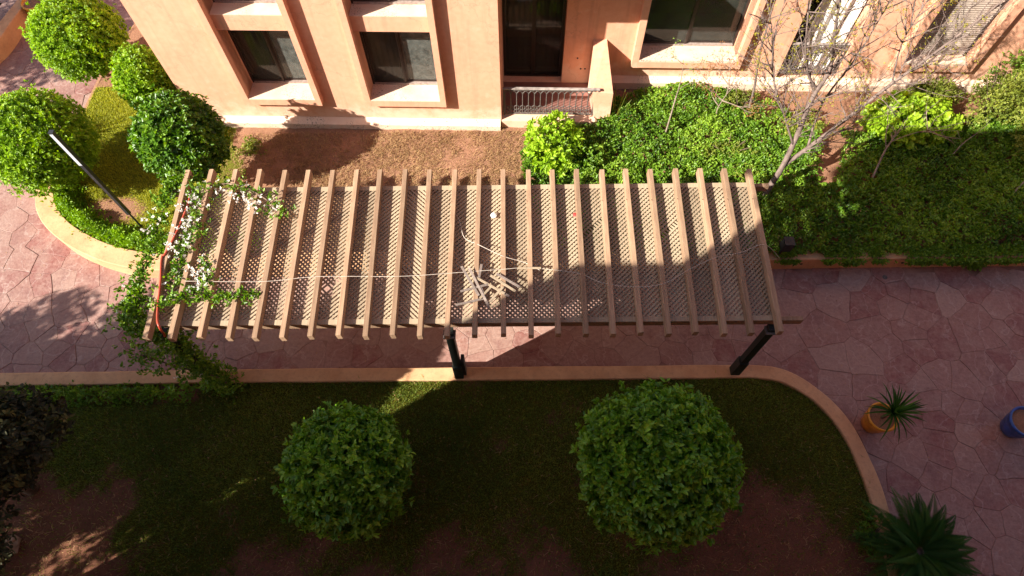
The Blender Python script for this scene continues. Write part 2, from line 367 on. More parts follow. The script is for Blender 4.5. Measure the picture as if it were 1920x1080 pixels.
def stone_shape(m, cx, cy, ring, z):
    n = len(ring); tx, ty = random.uniform(-.006, .006), random.uniform(-.006, .006)
    zz = lambda x, y: z+tx*(x-cx)*2+ty*(y-cy)*2
    inner = [(cx+(x-cx)*.975, cy+(y-cy)*.975) for x, y in ring]
    m.add([(x-cx, y-cy, -.03) for x, y in ring]+[(x-cx, y-cy, zz(x, y)-.004) for x, y in ring]+[(x-cx, y-cy, zz(x, y)) for x, y in inner],
          [(i, (i+1) % n, n+(i+1) % n, n+i) for i in range(n)]+[(n+i, n+(i+1) % n, 2*n+(i+1) % n, 2*n+i) for i in range(n)]+[tuple(range(2*n, 3*n))])
def hidden_by_pergola(c): return -5.4 < c[0] < 4.6 and c[1] > 5.0
cells.sort(key=lambda c: (hidden_by_pergola(c), c[0]**2*.6+c[1]**2))
rest = MB()
for i, (cx, cy, ring) in enumerate(cells):
    z = random.uniform(-.005, .006)
    if i < 300:
        m = MB(); stone_shape(m, cx, cy, ring, z); o = m.build('flagstone', stonem, path); o.location = (cx, cy, 0)
    else:
        b = len(rest.v); stone_shape(rest, cx, cy, ring, z); rest.v[b:] = [(a+cx, c+cy, e) for a, c, e in rest.v[b:]]
if rest.v: rest.build('flagstone', stonem, path, kind='stuff')
print('flagstones', len(cells))

def bed(name, poly, bounds, gfun, sm=None, **k):
    st = .12; xs = np.arange(bounds[0], bounds[1], st); ys = np.arange(bounds[2], bounds[3], st)
    X, Y = np.meshgrid(xs, ys, indexing='ij'); Z = ZB+.02*nz(X, Y, 1.3)+.012*nz(X, Y, 5, 2)
    V = np.stack([X, Y, Z], -1).reshape(-1, 3); nx, ny = X.shape
    I, J = np.meshgrid(np.arange(nx-1), np.arange(ny-1), indexing='ij')
    ok = inpoly(X[:-1, :-1]+st/2, Y[:-1, :-1]+st/2, poly); I = I[ok]; J = J[ok]
    Q = np.stack([I*ny+J, (I+1)*ny+J, (I+1)*ny+J+1, I*ny+J+1], 1)
    used = np.unique(Q); mp = np.full(len(V), -1); mp[used] = np.arange(len(used))
    tone = gfun(V[used, 0], V[used, 1])
    return npmesh(name, V[used], mp[Q], 4, sm or soilm, None, tone, True, kind='structure', **k)
# how much grass (0..1) by place: the photograph shows turf at the left and near the kerb, worn red soil elsewhere
def g_near(x, y):
    g = .72+.22*nz(x, y, .55, 3)+.20*nz(x, y, 2.2, 1)+.14*nz(x, y, 6.3, 4)
    g -= np.clip((1.9-y)*.6, 0, 1.0)*(.65+.5*nz(x, y, .9, 8))/(1+np.exp(-(x+5.2)*3)) ; g -= 1.2*np.exp(-(((x-3.9)/1.0)**2+((y-1.4)/.9)**2))
    g -= 1.5/(1+np.exp((x+7.0+.35*nz(x, y, 1.7, 4))*6))/(1+np.exp((y-2.1+.3*nz(x, y, 2.1, 6))*6)); g -= .8*np.exp(-(((y-3.85)/.15)**2))*(x < -6)
    return np.clip(g, -.5, 1)
def g_far(x, y):
    g = np.where(x < -6.3+.3*nz(y, x, 2, 1), .75, np.where(x < .3, .12, -.1))+.2*nz(x, y, 1.2, 2)
    g -= 1.3*np.exp(-(((x+8.75)/.6)**2+((y-8.0)/.3)**2))
    g -= .9*((y > 11.6) & (x < -7))
    return np.clip(g, -.5, 1)
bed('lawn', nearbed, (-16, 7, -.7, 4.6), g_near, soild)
bed('planting_bed', farbed, (-11, 17, 6.3, 16), g_far)
# side of the left bed where it has no kerb
mb = MB(); mb.tube([(-10.15, 9.9, .15), (-10.2, 10.9, .14), (-10.12, 12.1, .14), (-9.75, 13.8, .14), (-9.4, 16, .14)], .16, 8); mb.build('soil_bank', soilm, kind='structure')

def kerb(K, label, w=.26, h=.38, cat='kerb'):
    P = catmull([(a, b, 0) for a, b in K], 8); m = MB(); n = len(P); vs = []
    for i, p in enumerate(P):
        t = (P[min(i+1, n-1)]-P[max(i-1, 0)]).normalized(); s = Vector((t.y, -t.x, 0))
        hh = h+.006*float(nz(p.x, p.y, 1.5)); ww = w/2+.006*float(nz(p.x, p.y, 2.5, 3))
        for u, z in ((-ww, -.04), (-ww, hh-.015), (-ww+.015, hh), (ww-.015, hh), (ww, hh-.015), (ww, -.04)): vs.append(p+s*u+Vector((0, 0, z)))
    fs = [(i*6+k, (i+1)*6+k, (i+1)*6+(k+1) % 6, i*6+(k+1) % 6) for i in range(n-1) for k in range(6)]+[(0, 1, 2, 3, 4, 5), tuple((n-1)*6+k for k in range(5, -1, -1))]
    m.add(vs, fs); o = m.build('garden_kerb', kerbm); return tag(o, label, cat)
kerb(kerbN, 'long ochre kerb wall round the near lawn, curving away at its right end', .26)
kerb(kerbL, 'curved pale yellow kerb wall of the sunlit bed left of the pergola', .40)
kr = kerb(kerbR, 'straight ochre kerb with plants spilling over, right of the pergola', .22)
kerb([(-13.6, 12.2), (-13.15, 13.1), (-13.0, 14.0), (-12.7, 15.2), (-12.3, 16.4)], 'short ochre planter wall beside the orange pot in the far left corner', .3, .45)
for x in (5.95, 8.05): MB().tube([(x, 6.552, .2), (x, 6.570, .2)], .028, 10).build('drain_hole', blackp, kr)
mb = MB(); mb.lathe([(.05, .004), (.05, .012), (.03, .014), (.03, .008), (0.001, .008)], (7.72, 6.33, 0), 16); tag(mb.build('drain_cap', ironm), 'small round metal drain cap set in the paving near the straight kerb', 'drain')

# ------------------------------------------------------------------ grass and straw
def blades(name, bounds, poly, n, h, wd, dens, m, lab, cat, z=ZB, curl=.6, seed=1):
    r = np.random.default_rng(seed); x = r.uniform(bounds[0], bounds[1], n*3); y = r.uniform(bounds[2], bounds[3], n*3)
    k = inpoly(x, y, poly) & (r.random(n*3) < dens(x, y)); x = x[k][:n]; y = y[k][:n]; n = len(x)
    P = np.stack([x, y, z+.02*nz(x, y, 1.3)+.012*nz(x, y, 5, 2)-.005], 1); a = r.uniform(0, 2*np.pi, n)
    D = np.stack([np.cos(a), np.sin(a), 0*a], 1); B = np.stack([-np.sin(a), np.cos(a), 0*a], 1); H = h*r.uniform(.5, 1.3, (n, 1)); c = curl*r.uniform(.3, 1.4, (n, 1))
    up = np.array([[0, 0, 1.]]); W = wd*r.uniform(.7, 1.3, (n, 1))
    V = np.stack([P-B*W/2, P+B*W/2, P+up*H*.6+D*H*c*.4+B*W*.4, P+up*H*(.95-.3*c)+D*H*c, P+up*H*.6+D*H*c*.4-B*W*.4], 1)
    b = (np.arange(n)*5)[:, None]; Q = np.concatenate([b+np.array([[0, 1, 2, 4]])], 1)
    T = np.concatenate([b+np.array([[4, 2, 3, 3]])], 1)
    tone = np.clip(.5+.25*nz(x, y, .8, 5)+r.normal(0, .2, n), 0, 1)
    # tip triangles are written as quads through a fifth point so that all faces have four corners
    V6 = np.concatenate([V, (V[:, 3:4]*.999+V[:, 2:3]*.001)], 1); b = (np.arange(n)*6)[:, None]
    Q = np.concatenate([b+np.array([[0, 1, 2, 4]]), b+np.array([[4, 2, 5, 3]])], 1).reshape(-1, 4)
    return npmesh(name, V6.reshape(-1, 3), Q, 4, m, None, np.repeat(tone, 6), label=lab, cat=cat, kind='stuff')
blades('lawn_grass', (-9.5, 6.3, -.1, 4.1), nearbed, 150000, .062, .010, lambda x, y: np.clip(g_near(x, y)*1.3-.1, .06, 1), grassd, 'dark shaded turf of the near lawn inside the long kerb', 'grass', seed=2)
blades('bed_grass', (-10.5, -6.6, 6.8, 13), farbed, 70000, .055, .008, lambda x, y: np.clip(g_far(x, y)*1.3, .04, 1), grassm, 'yellow green sunlit turf between the clipped balls at the left', 'grass', seed=3)
blades('dry_grass', (-6.7, .6, 6.9, 10.1), farbed, 26000, .075, .010, lambda x, y: np.clip(.55+.5*nz(x, y, 1.6, 7)+.25*nz(x, y, 6, 2), .1, 1)*np.clip((x+6.9)*.6, .1, 1), strawm, 'dry straw coloured grass on the red soil below the facade', 'grass', curl=1.3, seed=4)
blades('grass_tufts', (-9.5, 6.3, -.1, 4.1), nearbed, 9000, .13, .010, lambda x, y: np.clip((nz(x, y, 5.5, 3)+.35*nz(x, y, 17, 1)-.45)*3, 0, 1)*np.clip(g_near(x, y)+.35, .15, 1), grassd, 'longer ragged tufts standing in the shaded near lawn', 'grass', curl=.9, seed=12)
blades('dry_tufts', (-9.5, 6.3, -.1, 3.2), nearbed, 5000, .075, .007, lambda x, y: np.clip((nz(x, y, 6.5, 9)+.3)*2, 0, 1)*np.clip(.9-g_near(x, y), .05, 1), strawm, 'dry straw wisps on the bare red soil of the near lawn', 'grass', curl=1.4, seed=13)
# fallen leaves
r = np.random.default_rng(5); n = 1500; x = r.uniform(-9.5, 6, n); y = r.uniform(-.2, 4, n); k = inpoly(x, y, nearbed); x = x[k]; y = y[k]; n = len(x); a = r.uniform(0, 6.28, n)
leaves('fallen_leaves', np.stack([x, y, np.full(n, ZB+.05)], 1), np.stack([np.cos(a), np.sin(a), 0*a], 1), np.stack([r.normal(0, .3, n), r.normal(0, .3, n), np.ones(n)], 1), .035*r.uniform(.6, 1.4, n), .018, r.random(n)*.7, strawm, label='small dry leaves fallen over the near lawn', cat='leaves', kind='stuff')

r = np.random.default_rng(6); n = 900; x = r.uniform(-13, 11, n); y = r.uniform(-.2, 8.5, n); k = ~inpoly(x, y, nearbed) & ~inpoly(x, y, farbed); x = x[k]; y = y[k]; n = len(x); a = r.uniform(0, 6.28, n)
leaves('scattered_leaves', np.stack([x, y, np.full(n, .014)], 1), np.stack([np.cos(a), np.sin(a), 0*a], 1), np.stack([r.normal(0, .2, n), r.normal(0, .2, n), np.ones(n)], 1), .03*r.uniform(.5, 1.5, n), .015, r.random(n)*.8, strawm, label='tiny dry leaves and crumbs scattered over the red paving', cat='leaves', kind='stuff')

# ------------------------------------------------------------------ building across the garden
BE = -.03102677
bd = empty('apartment_building', (0, 0, 0), BE, label='terracotta plastered apartment building with deep framed windows and a small railed balcony', cat='building')
# the Empty sits at the facade foot; everything below is given in facade coordinates (s, depth, z)
def P(m, name, mt, par=bd, **k): return m.build(name, mt, par, **k)
LF, LB, ZT = 10.25, 11.60, 9.0
W1 = (-6.18, -4.70); W2 = (-3.47, -1.93)
m = MB()
for a, b in ((-7.75, W1[0]), (W1[1], W2[0]), (W2[1], -.60)): m.box((a, LF, 0), (b, LF+.42, ZT))
for a, b in (W1, W2):
    m.box((a-.002, LF+.002, 0), (b+.002, LF+.42, 1.19)); m.box((a-.002, LF+.003, 2.98), (b+.002, LF+.42, 3.34)); m.box((a-.002, LF+.003, 5.1), (b+.002, LF+.42, 5.5)); m.box((a-.002, LF+.003, 7.1), (b+.002, LF+.42, ZT))
m.box((-7.75, LF+.42, 0), (-7.45, 17, ZT)); m.box((-.9, LF+.42, 0), (-.60, 17, ZT)); m.box((-7.45, 16.7, 0), (-.9, 17, ZT))
m.box((-7.45, LF+.42, ZT-.3), (-.9, 16.7, ZT-.002))
P(m, 'wall', plaster)
def surround(a, b, D, z0, z1=ZT-.6, wd=.125, p=.15, wl=None):
    m = MB(); wl = wl or wd
    m.box((a-wl, D-p, z0), (a, D+.3, z1)); m.box((b, D-p, z0), (b+wd, D+.3, z1))
    m.box((a, D-p+.001, z0+.002), (b, D+.3, z0+.17)); return m
for a, b in (W1, W2): P(surround(a, b, LF, 1.05), 'window_surround', plaster)
for a, b in (W1, W2):
    m = MB(); m.add([(a+.003, LF-.146, 1.224), (b-.003, LF-.146, 1.224), (b-.003, LF+.35, 1.245), (a+.003, LF+.35, 1.245)], [(0, 1, 2, 3)]); 
    m = MB().box((a+.002, LF-.148, 1.19), (b-.002, LF+.34, 1.232)); P(m, 'window_sill', sillm)
    m = MB().box((a+.002, LF+.004, 3.30), (b-.002, LF+.34, 3.352)); P(m, 'window_sill', sillm)
def window(a, b, z0, z1, D, par=bd, dusty=1, curt=.35):
    """sliding window: outer frame with sash rails, mullion and two panes"""
    t = .045; m = MB()
    m.box((a, D, z0), (a+t, D+.08, z1)); m.box((b-t, D, z0), (b, D+.08, z1)); m.box((a+t, D, z1-t), (b-t, D+.08, z1))
    f = P(m, 'window', alum, par); c = (a+b)/2
    MB().box((a+t, D-.01, z0), (b-t, D+.09, z0+.045)).build('track', alumd, f)
    m = MB(); m.box((c-.045, D+.004, z0+.046), (c, D+.04, z1-t-.002)); m.box((c-.004, D+.044, z0+.046), (c+.05, D+.076, z1-t-.002)); m.build('mullion', alum, f)
    for k, (u, v, dd) in enumerate(((a+t, c-.045, .02), (c+.05, b-t, .06))):
        m = MB(); m.box((u, D+dd-.008, z0+.046), (v, D+dd+.012, z0+.095)); m.build('sash_rail', alum, f)
        m = MB().box((u, D+dd, z0+.095), (v, D+dd+.006, z1-t)); m.build('pane', glassd if k == dusty else glassm, f)
    return f
for a, b in (W1, W2):
    window(a+.003, b-.003, 1.232, 2.976, LF+.34); window(a+.003, b-.003, 3.352, 5.096, LF+.34)
# rooms and curtains behind the glass
m = MB(); m.box((-7.4, 12.3, .3), (-.95, 12.4, 8.5)); m.box((-7.4, LF+.45, 3.0), (-.95, 12.3, 3.3)); m.box((-7.4, LF+.45, .9), (-.95, 12.3, 1.0)); P(m, 'room', room)
def drape(a, b, z0, z1, D, amp=.03, per=.12, mt=None, name='curtain'):
    n = max(4, int((b-a)/per*6)); m = MB(); vs = []
    for i in range(n+1):
        s = a+(b-a)*i/n; d = D+amp*math.sin(i*math.pi/3)+.01*math.sin(i*.37)
        vs += [(s, d, z0), (s, d, z1)]
    vs += [(s, d+.012, z) for s, d, z in vs]; k = 2*(n+1)
    m.add(vs, [(2*i, 2*i+2, 2*i+3, 2*i+1) for i in range(n)]+[(k+2*i, k+2*i+1, k+2*i+3, k+2*i+2) for i in range(n)]); return P(m, name, mt or curtain, smooth=True)
for a, b in (W1, W2): drape(a, a+.62, 1.2, 2.97, LF+.62)
m = MB(); m.add([(-7.78, 10.10, -.05), (-.62, 10.10, -.05), (-.62, 10.10, .44), (-7.78, 10.10, .44), (-.62, 10.249, .53), (-7.78, 10.249, .53), (-.62, 10.249, -.05), (-7.78, 10.249, -.05)],
      [(0, 1, 2, 3), (3, 2, 4, 5), (1, 6, 4, 2), (7, 0, 3, 5)]); P(m, 'plinth', sillm)
# recessed right wing
W3 = (2.52, 4.74); B2 = (5.86, 7.22); W4 = (8.50, 9.95); DR = (-.60, .80)
m = MB()
for a, b in ((.80, W3[0]), (W3[1], B2[0]), (B2[1], W4[0]), (W4[1], 16.0)): m.box((a, LB, 0), (b, LB+.42, ZT))
for a, b in (W3, W4): m.box((a-.002, LB+.002, 0), (b+.002, LB+.42, 1.18)); m.box((a-.002, LB+.003, 3.0), (b+.002, LB+.42, 3.4)); m.box((a-.002, LB+.003, 5.2), (b+.002, LB+.42, ZT))
m.box((B2[0]-.002, LB+.003, 3.0), (B2[1]+.002, LB+.42, ZT)); m.box((-.598, LB+.003, 2.85), (.802, LB+.42, ZT)); m.box((B2[0]-.002, LB+.002, 0), (B2[1]+.002, LB+.42, .36))
m.box((-.599, LB+.001, 0), (.801, LB+.42, .33))
P(m, 'wall', plaster)
m = MB(); m.box((-.58, 13.2, .2), (16, 13.3, ZT)); m.box((-.58, 12.05, 2.9), (16, 13.2, 3.1)); m.box((-.58, 12.05, 1.0), (16, 13.2, 1.05)); P(m, 'room', room)
P(surround(W3[0], W3[1], LB, .97, wd=.13, p=.15, wl=.15), 'window_surround', plaster); P(surround(W4[0], W4[1], LB, .95, wd=.20, p=.15), 'window_surround', plaster)
for a, b in (W3, W4): P(MB().box((a+.002, LB-.148, 1.14), (b-.002, LB+.34, 1.19)), 'window_sill', sillm)
window(W3[0]+.003, W3[1]-.003, 1.19, 2.99, LB+.34, dusty=5)
# roller shutter of the far right window: each slat its own
f4 = P(MB().box((W4[0]+.05, LB+.21, 1.19), (W4[1]-.05, LB+.23, 2.99)), 'roller_shutter', alum)
for a_ in (W4[0]+.003, W4[1]-.05): MB().box((a_, LB+.10, 1.19), (a_+.047, LB+.2, 2.99)).build('guide_rail', alum, f4)
mm = MB(); mm.add([(W4[0]+.05, .0, -.026), (W4[1]-.05, .0, -.026), (W4[1]-.05, -.014, 0), (W4[0]+.05, -.014, 0), (W4[1]-.05, .0, .026), (W4[0]+.05, .0, .026), (W4[0]+.05, .02, .0), (W4[1]-.05, .02, 0)], [(0, 1, 2, 3), (3, 2, 4, 5), (6, 7, 1, 0), (5, 4, 7, 6)])
me = mm.mesh('slat')
for k in range(33): o = link('slat', me, shutm, f4); o.location = (0, LB+.14, 1.22+k*.054)
# balcony door
m = MB(); D = LB+.20; t = .06
m.box((-.59, D, .332), (-.53, D+.1, 2.84)); m.box((.73, D, .332), (.79, D+.1, 2.84)); m.box((-.53, D, 2.76), (.73, D+.1, 2.84))
fd = P(m, 'balcony_door', alum)
MB().box((-.53, D-.01, .332), (.73, D+.1, .375)).build('track', alum, fd)
m = MB(); m.box((.06, D+.004, .38), (.11, D+.05, 2.755)); m.box((.10, D+.055, .38), (.155, D+.095, 2.755)); m.build('mullion', alum, fd)
MB().box((-.53, D+.02, .38), (.06, D+.03, 2.755)).build('pane', glassm, fd); MB().box((.155, D+.07, .38), (.73, D+.08, 2.755)).build('pane', glassm, fd)
drape(-.5, .72, .35, 2.8, D+.28, .025, .14)
P(MB().box((-.598, 10.26, 3.95), (2.0, LB-.002, 4.2)), 'upper_balcony_slab', plaster)
P(MB().box((-.598, 10.28, .0), (1.60, LB-.002, .335)), 'balcony_floor', floorm)
P(MB().box((-.596, 10.22, .0), (1.60, 10.50, .50)), 'balcony_curb', plaster)
# sloping buttress wall at the right end of the balcony
m = MB(); f0, f1 = 1.43, 1.88; b0, b1 = 1.44, 1.74
m.add([(f0+.17, 10.26, -.05), (f1, 10.26, -.05), (b1, LB+.01, -.05), (b0, LB+.01, -.05), (f0, 10.40, 1.26), (f1, 10.40, 1.22), (b1, LB+.01, 1.66), (b0, LB+.01, 1.64)],
      [(0, 1, 5, 4), (1, 2, 6, 5), (3, 0, 4, 7), (4, 5, 6, 7)]); P(m, 'buttress_wall', plaster)
for s, z in ((1.13, 1.1), (1.23, .78), (1.33, .78)): P(MB().tube([(s-.0, LB-.012, z), (s, LB+.002, z)], .02, 8), 'pipe_hole', blackp)
# ironwork
def railing(a, b, D, z0, z1, n, par=bd):
    m = MB(); m.cbox((a, D-.035, z1-.03), (b, D+.035, z1), .008); R_ = P(m, 'balcony_railing', railm, par)
    m = MB()
    for s in (a+.02, b-.02, b-.10): m.box((s-.014, D-.014, z0), (s+.014, D+.014, z1-.031))
    m.box((a+.035, D-.012, z0+.03), (b-.115, D+.012, z0+.05)); m.box((a+.035, D-.012, z1-.075), (b-.115, D+.012, z1-.06)); m.build('frame', ironm, R_)
    w_ = (b-.1-a-.04)/n
    ba = MB(); ba.tube([(0, 0, z0+.05), (0, 0, z1-.14)], .012, 6)
    ba.tube([(0, 0, z1-.20), (w_*.1, 0, z1-.15), (w_*.3, 0, z1-.105), (w_*.5, 0, z1-.09), (w_*.7, 0, z1-.105), (w_*.9, 0, z1-.15), (w_, 0, z1-.20)], .009, 5)
    for s in (-1, 1):
        ba.tube([(s*.0, 0, z0+.30), (s*.05, 0, z0+.27), (s*.055, 0, z0+.2), (s*.02, 0, z0+.17), (s*.0, 0, z0+.2), (s*.02, 0, z0+.23)], .009, 5)
        ba.tube([(s*.0, 0, z0+.06), (s*.06, 0, z0+.09), (s*.055, 0, z0+.15), (s*.02, 0, z0+.16)], .009, 5)
        ba.tube([(w_*.5, 0, z1-.09), (w_*.5+s*.04, 0, z1-.068), (w_*.5+s*.055, 0, z1-.085)], .005, 5)
    bm = ba.mesh('baluster')
    for k in range(n): o = link('baluster', bm, ironm, R_); o.location = (a+.035+w_*(k+.05), D, 0)
    return R_
railing(-.56, 1.58, 10.42, .50, 1.34, 15)
# second, shallow balcony with a white cloth
railing(B2[0]+.04, B2[1]-.02, LB+.06, .62, 1.55, 9)
P(MB().box((B2[0]+.003, LB-.05, .36), (B2[1]-.003, LB+.42, .50)), 'balcony_curb', plaster)
drape(B2[0]+.42, B2[1]-.05, .52, 2.98, LB+.36, .05, .3, whitem, 'white_curtain')
window(B2[0]+.003, B2[1]-.003, .50, 2.99, LB+.44)
m = MB(); m.add([(1.9, 11.44, -.05), (16, 11.44, -.05), (16, 11.44, .50), (1.9, 11.44, .50), (16, 11.598, .58), (1.9, 11.598, .58), (1.9, 11.598, -.05)], [(0, 1, 2, 3), (3, 2, 4, 5), (6, 0, 3, 5)]); P(m, 'plinth', sillm)

# ------------------------------------------------------------------ the photographer's own building (casts the big shadow) with its roof steps
bw = empty('shading_apartment_block', (0, -.5, 0), label='tall terracotta apartment block behind the viewpoint shading the near lawn', cat='building')
def front(x0, z0, x1, z1, d0=-9, d1=0): return MB().box((x0, d0, z0), (x1, d1, z1)).build('wall', plaster, bw)
front(-6.3, 0, 30, 11.05); front(-7.7, 11.05, 30, 12.9, -6, -.003); front(-7.7, 12.9, 30, 15.6, -6, -.003); front(-10.1, 13.95, -7.701, 15.6, -.25, 0); front(-8.6, 12.95, -7.701, 13.949, -.25, 0); front(-9.2, 13.5, -8.601, 13.949, -.25, 0)  # the thin upper slabs are unseen additions that trim the shadow edge
# thin unseen screen added here, its openings cut to shape sun patches
m = MB(); y0, y1 = -.22, -.002
m.box((-9.5, y0, 5.55), (-6.301, y1, 11.05)); m.box((-9.5, y0, 0), (-7.85, y1, 5.549)); m.box((-7.849, y0, 0), (-6.301, y1, 4.55)); m.box((-7.25, y0, 4.551), (-6.301, y1, 5.549)); m.box((-7.849, y0, 4.98), (-7.251, y1, 5.10))
m.build('shadow_screen', plaster, bw)
for z in (1, 4, 7.5, 13.3):
    for x in (-6, -3, 3, 6, 9, 13, 17):
        f = MB().box((x-.7, .0, z), (x+.7, .03, z+1.5)).build('window', alum, bw); MB().box((x-.64, .031, z+.06), (x+.64, .036, z+1.44)).build('pane', glassm, f)

# ------------------------------------------------------------------ pergola
pg = empty('pergola', (0, 0, 0), label='long wooden pergola with projecting rafters over a lattice roof across the path', cat='pergola')
ZL = 2.62
top = [-5.80, -5.38, -4.95, -4.52, -4.07, -3.65, -3.22, -2.79, -2.38, -1.93, -1.50, -1.05, -.62, -.20, .25, .67, 1.10, 1.55, 1.97, 2.40, 2.85, 3.28, 3.71, 4.14]
bot = [-5.75, -5.36, -4.91, -4.46, -4.05, -3.62, -3.19, -2.75, -2.33, -1.91, -1.49, -1.07, -.64, -.19, .24, .66, 1.09, 1.51, 1.94, 2.37, 2.79, 3.23, 3.65, 4.10]
for i in range(24):
    a, b = bot[i], top[i]; y0 = 3.93+random.uniform(-.02, .02); y1 = 7.17-.005*i+random.uniform(-.015, .015); hw = .041; z0 = ZL+.012; z1 = 2.775+random.uniform(-.006, .006)
    m = MB().cbox((-hw, -(y1-y0)/2, z0-2.7), (hw, (y1-y0)/2, z1-2.7), .005); o = m.build('rafter', rafterm, pg)
    o.location = ((a+b)/2, (y0+y1)/2, 2.7); o.rotation_euler = (0, random.uniform(-.03, .03), -math.atan2(b-a, y1-y0))
def board(name, a, b, mt, par=pg, c=.006, **k): return MB().cbox(a, b, c).build(name, mt, par, **k)
board('beam', (-5.55, 4.20, 2.46), (4.56, 4.275, ZL-.013), rafterm); board('beam', (-6.25, 6.79, 2.46), (4.50, 6.865, ZL-.013), rafterm)
board('lattice_border', (-5.78, 4.195, ZL-.012), (4.14, 4.285, ZL+.008), latticem, c=.003); board('lattice_border', (-5.84, 6.78, ZL-.012), (4.18, 6.87, ZL+.008), latticem, c=.003)
for x in (-5.6, -1.1, 4.1): board('cross_beam', (x-.04, 4.276, 2.44), (x+.04, 6.789, 2.56), rafterm)
# lattice: two crossed layers of narrow strips in every bay
def lattice(x0, x1, y0, y1, flip, zt):
    m = MB(); pitch = .0595; hw = .0160; q = math.sqrt(.5)
    for layer in (0, 1):
        sg = 1 if (layer == 0) != flip else -1     # direction (1, sg)
        nx, ny = -sg*q, q; cs = [nx*x+ny*y for x in (x0, x1) for y in (y0, y1)]
        k0 = math.floor(min(cs)/pitch); k1 = math.ceil(max(cs)/pitch); zz = zt-layer*.018
        for k in range(k0, k1+1):
            if random.random() < .002: continue
            c = k*pitch+random.uniform(-.002, .002); poly = clip(clip([(x0, y0), (x1, y0), (x1, y1), (x0, y1)], nx, ny, c+hw), -nx, -ny, -(c-hw))
            if len(poly) >= 3: m.prism(poly, zz-.009, zz)
    return m
for i in range(23):
    a = (top[i]+bot[i])/2-.0; b = (top[i+1]+bot[i+1])/2
    lattice(a+.001, b-.001, 4.287, 6.778, i == 9, ZL+.004).build('lattice_panel', latticem, pg, kind='stuff')
pl = [(-5.68, 4.17), (-1.07, 4.14), (4.12, 4.16), (-5.68, 6.70), (-1.07, 6.70), (4.12, 6.70)]
for k, (x, y) in enumerate(pl):
    o = MB().cbox((-.065, -.065, .37), (.065, .065, 2.459), .008).build('post', postm, pg); o.location = (x, y, 0)
    MB().cbox((-.085, -.085, .36), (.085, .085, .95), .01).build('post_sleeve', postm, o)
    MB().box((-.10, -.10, 2.35), (.10, .05, 2.38)).build('bracket', ironm, o)
bx = MB().cbox((-.99, 4.10, .45), (-.93, 4.25, 1.15), .004).build('electric_box', blackp, pg)
board('loose_batten', (.04, 5.07, 2.790), (.42, 5.105, 2.803), latticem, c=.003)
# pile of broken lattice lying on the roof
br = empty('broken_lattice', (-.3, 4.75, 2.76), label='pile of broken lattice slats lying on the pergola roof near the middle post', cat='debris')
for sx, sy, an, L, mt in [(a*.85, b*.9, c, d*.82, e) for a, b, c, d, e in ((-.15, .05, -35, .75, latticem), (-.05, .0, -34, .72, greywood), (.12, .08, -36, .6, latticem), (.22, .12, -33, .55, greywood), (-.42, -.02, 18, .55, greywood), (-.48, -.28, 16, .6, greywood),
                          (-.5, .12, -62, .75, greywood), (-.36, .05, -65, .8, greywood), (-.22, -.2, -70, .5, greywood), (-.2, -.1, 50, .35, latticem), (-.32, .3, 80, .4, greywood), (.0, -.15, 48, .4, latticem))]:
    o = MB().cbox((-L/2, -.02, -.005), (L/2, .02, .005), .002).build('slat', mt, br); o.location = (sx, sy, random.uniform(.0, .05)); o.rotation_euler = (random.uniform(-.2, .2), random.uniform(-.06, .06), math.radians(an+random.uniform(-3, 3)))
def wire(pts, r, name, mt, label, cat, n=6):
    P_ = catmull(pts, n); return tag(MB().tube(P_, r, 6).build(name, mt, smooth=True), label, cat)
wire([(-5.35, 4.92, 2.775), (-4.07, 4.90, 2.775), (-3.2, 4.98, 2.775), (-1.9, 4.97, 2.775), (-1.06, 5.02, 2.775), (-.2, 5.08, 2.78), (.24, 5.10, 2.78), (1.0, 5.0, 2.775), (1.4, 4.82, 2.77), (1.95, 4.74, 2.77), (2.4, 4.80, 2.775), (2.83, 5.05, 2.775), (3.3, 5.27, 2.775), (3.7, 5.35, 2.775), (4.12, 5.5, 2.775), (4.55, 5.5, 2.3)], .004, 'string', wirem, 'long pale string lying across nearly all the rafters of the pergola', 'string')
wire([(-1.1, 6.35, 2.70), (-.95, 6.1, 2.68), (-.85, 5.75, 2.68), (-.60, 5.55, 2.775), (-.2, 5.33, 2.775), (.15, 5.25, 2.70), (.4, 5.06, 2.775)], .005, 'string', wirem, 'short thin wire drooping on the lattice above the broken slats', 'wire')
wire([(-5.62, 6.61, 2.79), (-5.64, 6.22, 2.79), (-5.7, 5.79, 2.79), (-5.78, 5.43, 2.79), (-5.82, 5.34, 2.79), (-5.73, 4.88, 2.79), (-5.64, 4.31, 2.79), (-5.56, 4.11, 2.79), (-5.62, 4.1, 2.5), (-5.76, 4.15, 2.1)], .020, 'garden_hose', hosem, 'red hose lying along the leftmost rafter of the pergola and hanging off its end', 'hose', 8)
def crumple(name, c, r, mt, label, cat, seed):
    rr = random.Random(seed); m = MB(); vs = []; n = 8; k = 5
    for j in range(k):
        for i in range(n): q = r*(.7+.5*rr.random()); th = math.pi*(j+.5)/k; vs.append((c[0]+q*math.sin(th)*math.cos(i*.785), c[1]+q*math.sin(th)*math.sin(i*.785), c[2]+q*.5*math.cos(th)))
    m.add(vs, [(j*n+i, j*n+(i+1) % n, (j+1)*n+(i+1) % n, (j+1)*n+i) for j in range(k-1) for i in range(n)]+[tuple(range(n-1, -1, -1)), tuple((k-1)*n+i for i in range(n))]); return tag(m.build(name, mt), label, cat)
crumple('paper_scrap', (-.36, 6.20, 2.67), .055, whitem, 'crumpled white paper scrap on the lattice roof', 'litter', 3)
crumple('cloth_scrap', (1.03, 6.20, 2.67), .04, simple('red_cloth', (.5, .03, .03), (.6, .06, .05)), 'small red scrap on the lattice roof', 'litter', 4)
sp = empty('floodlight', (4.72, 5.9, 0), label='black box floodlight on a short stake beside the right end of the pergola', cat='lamp')
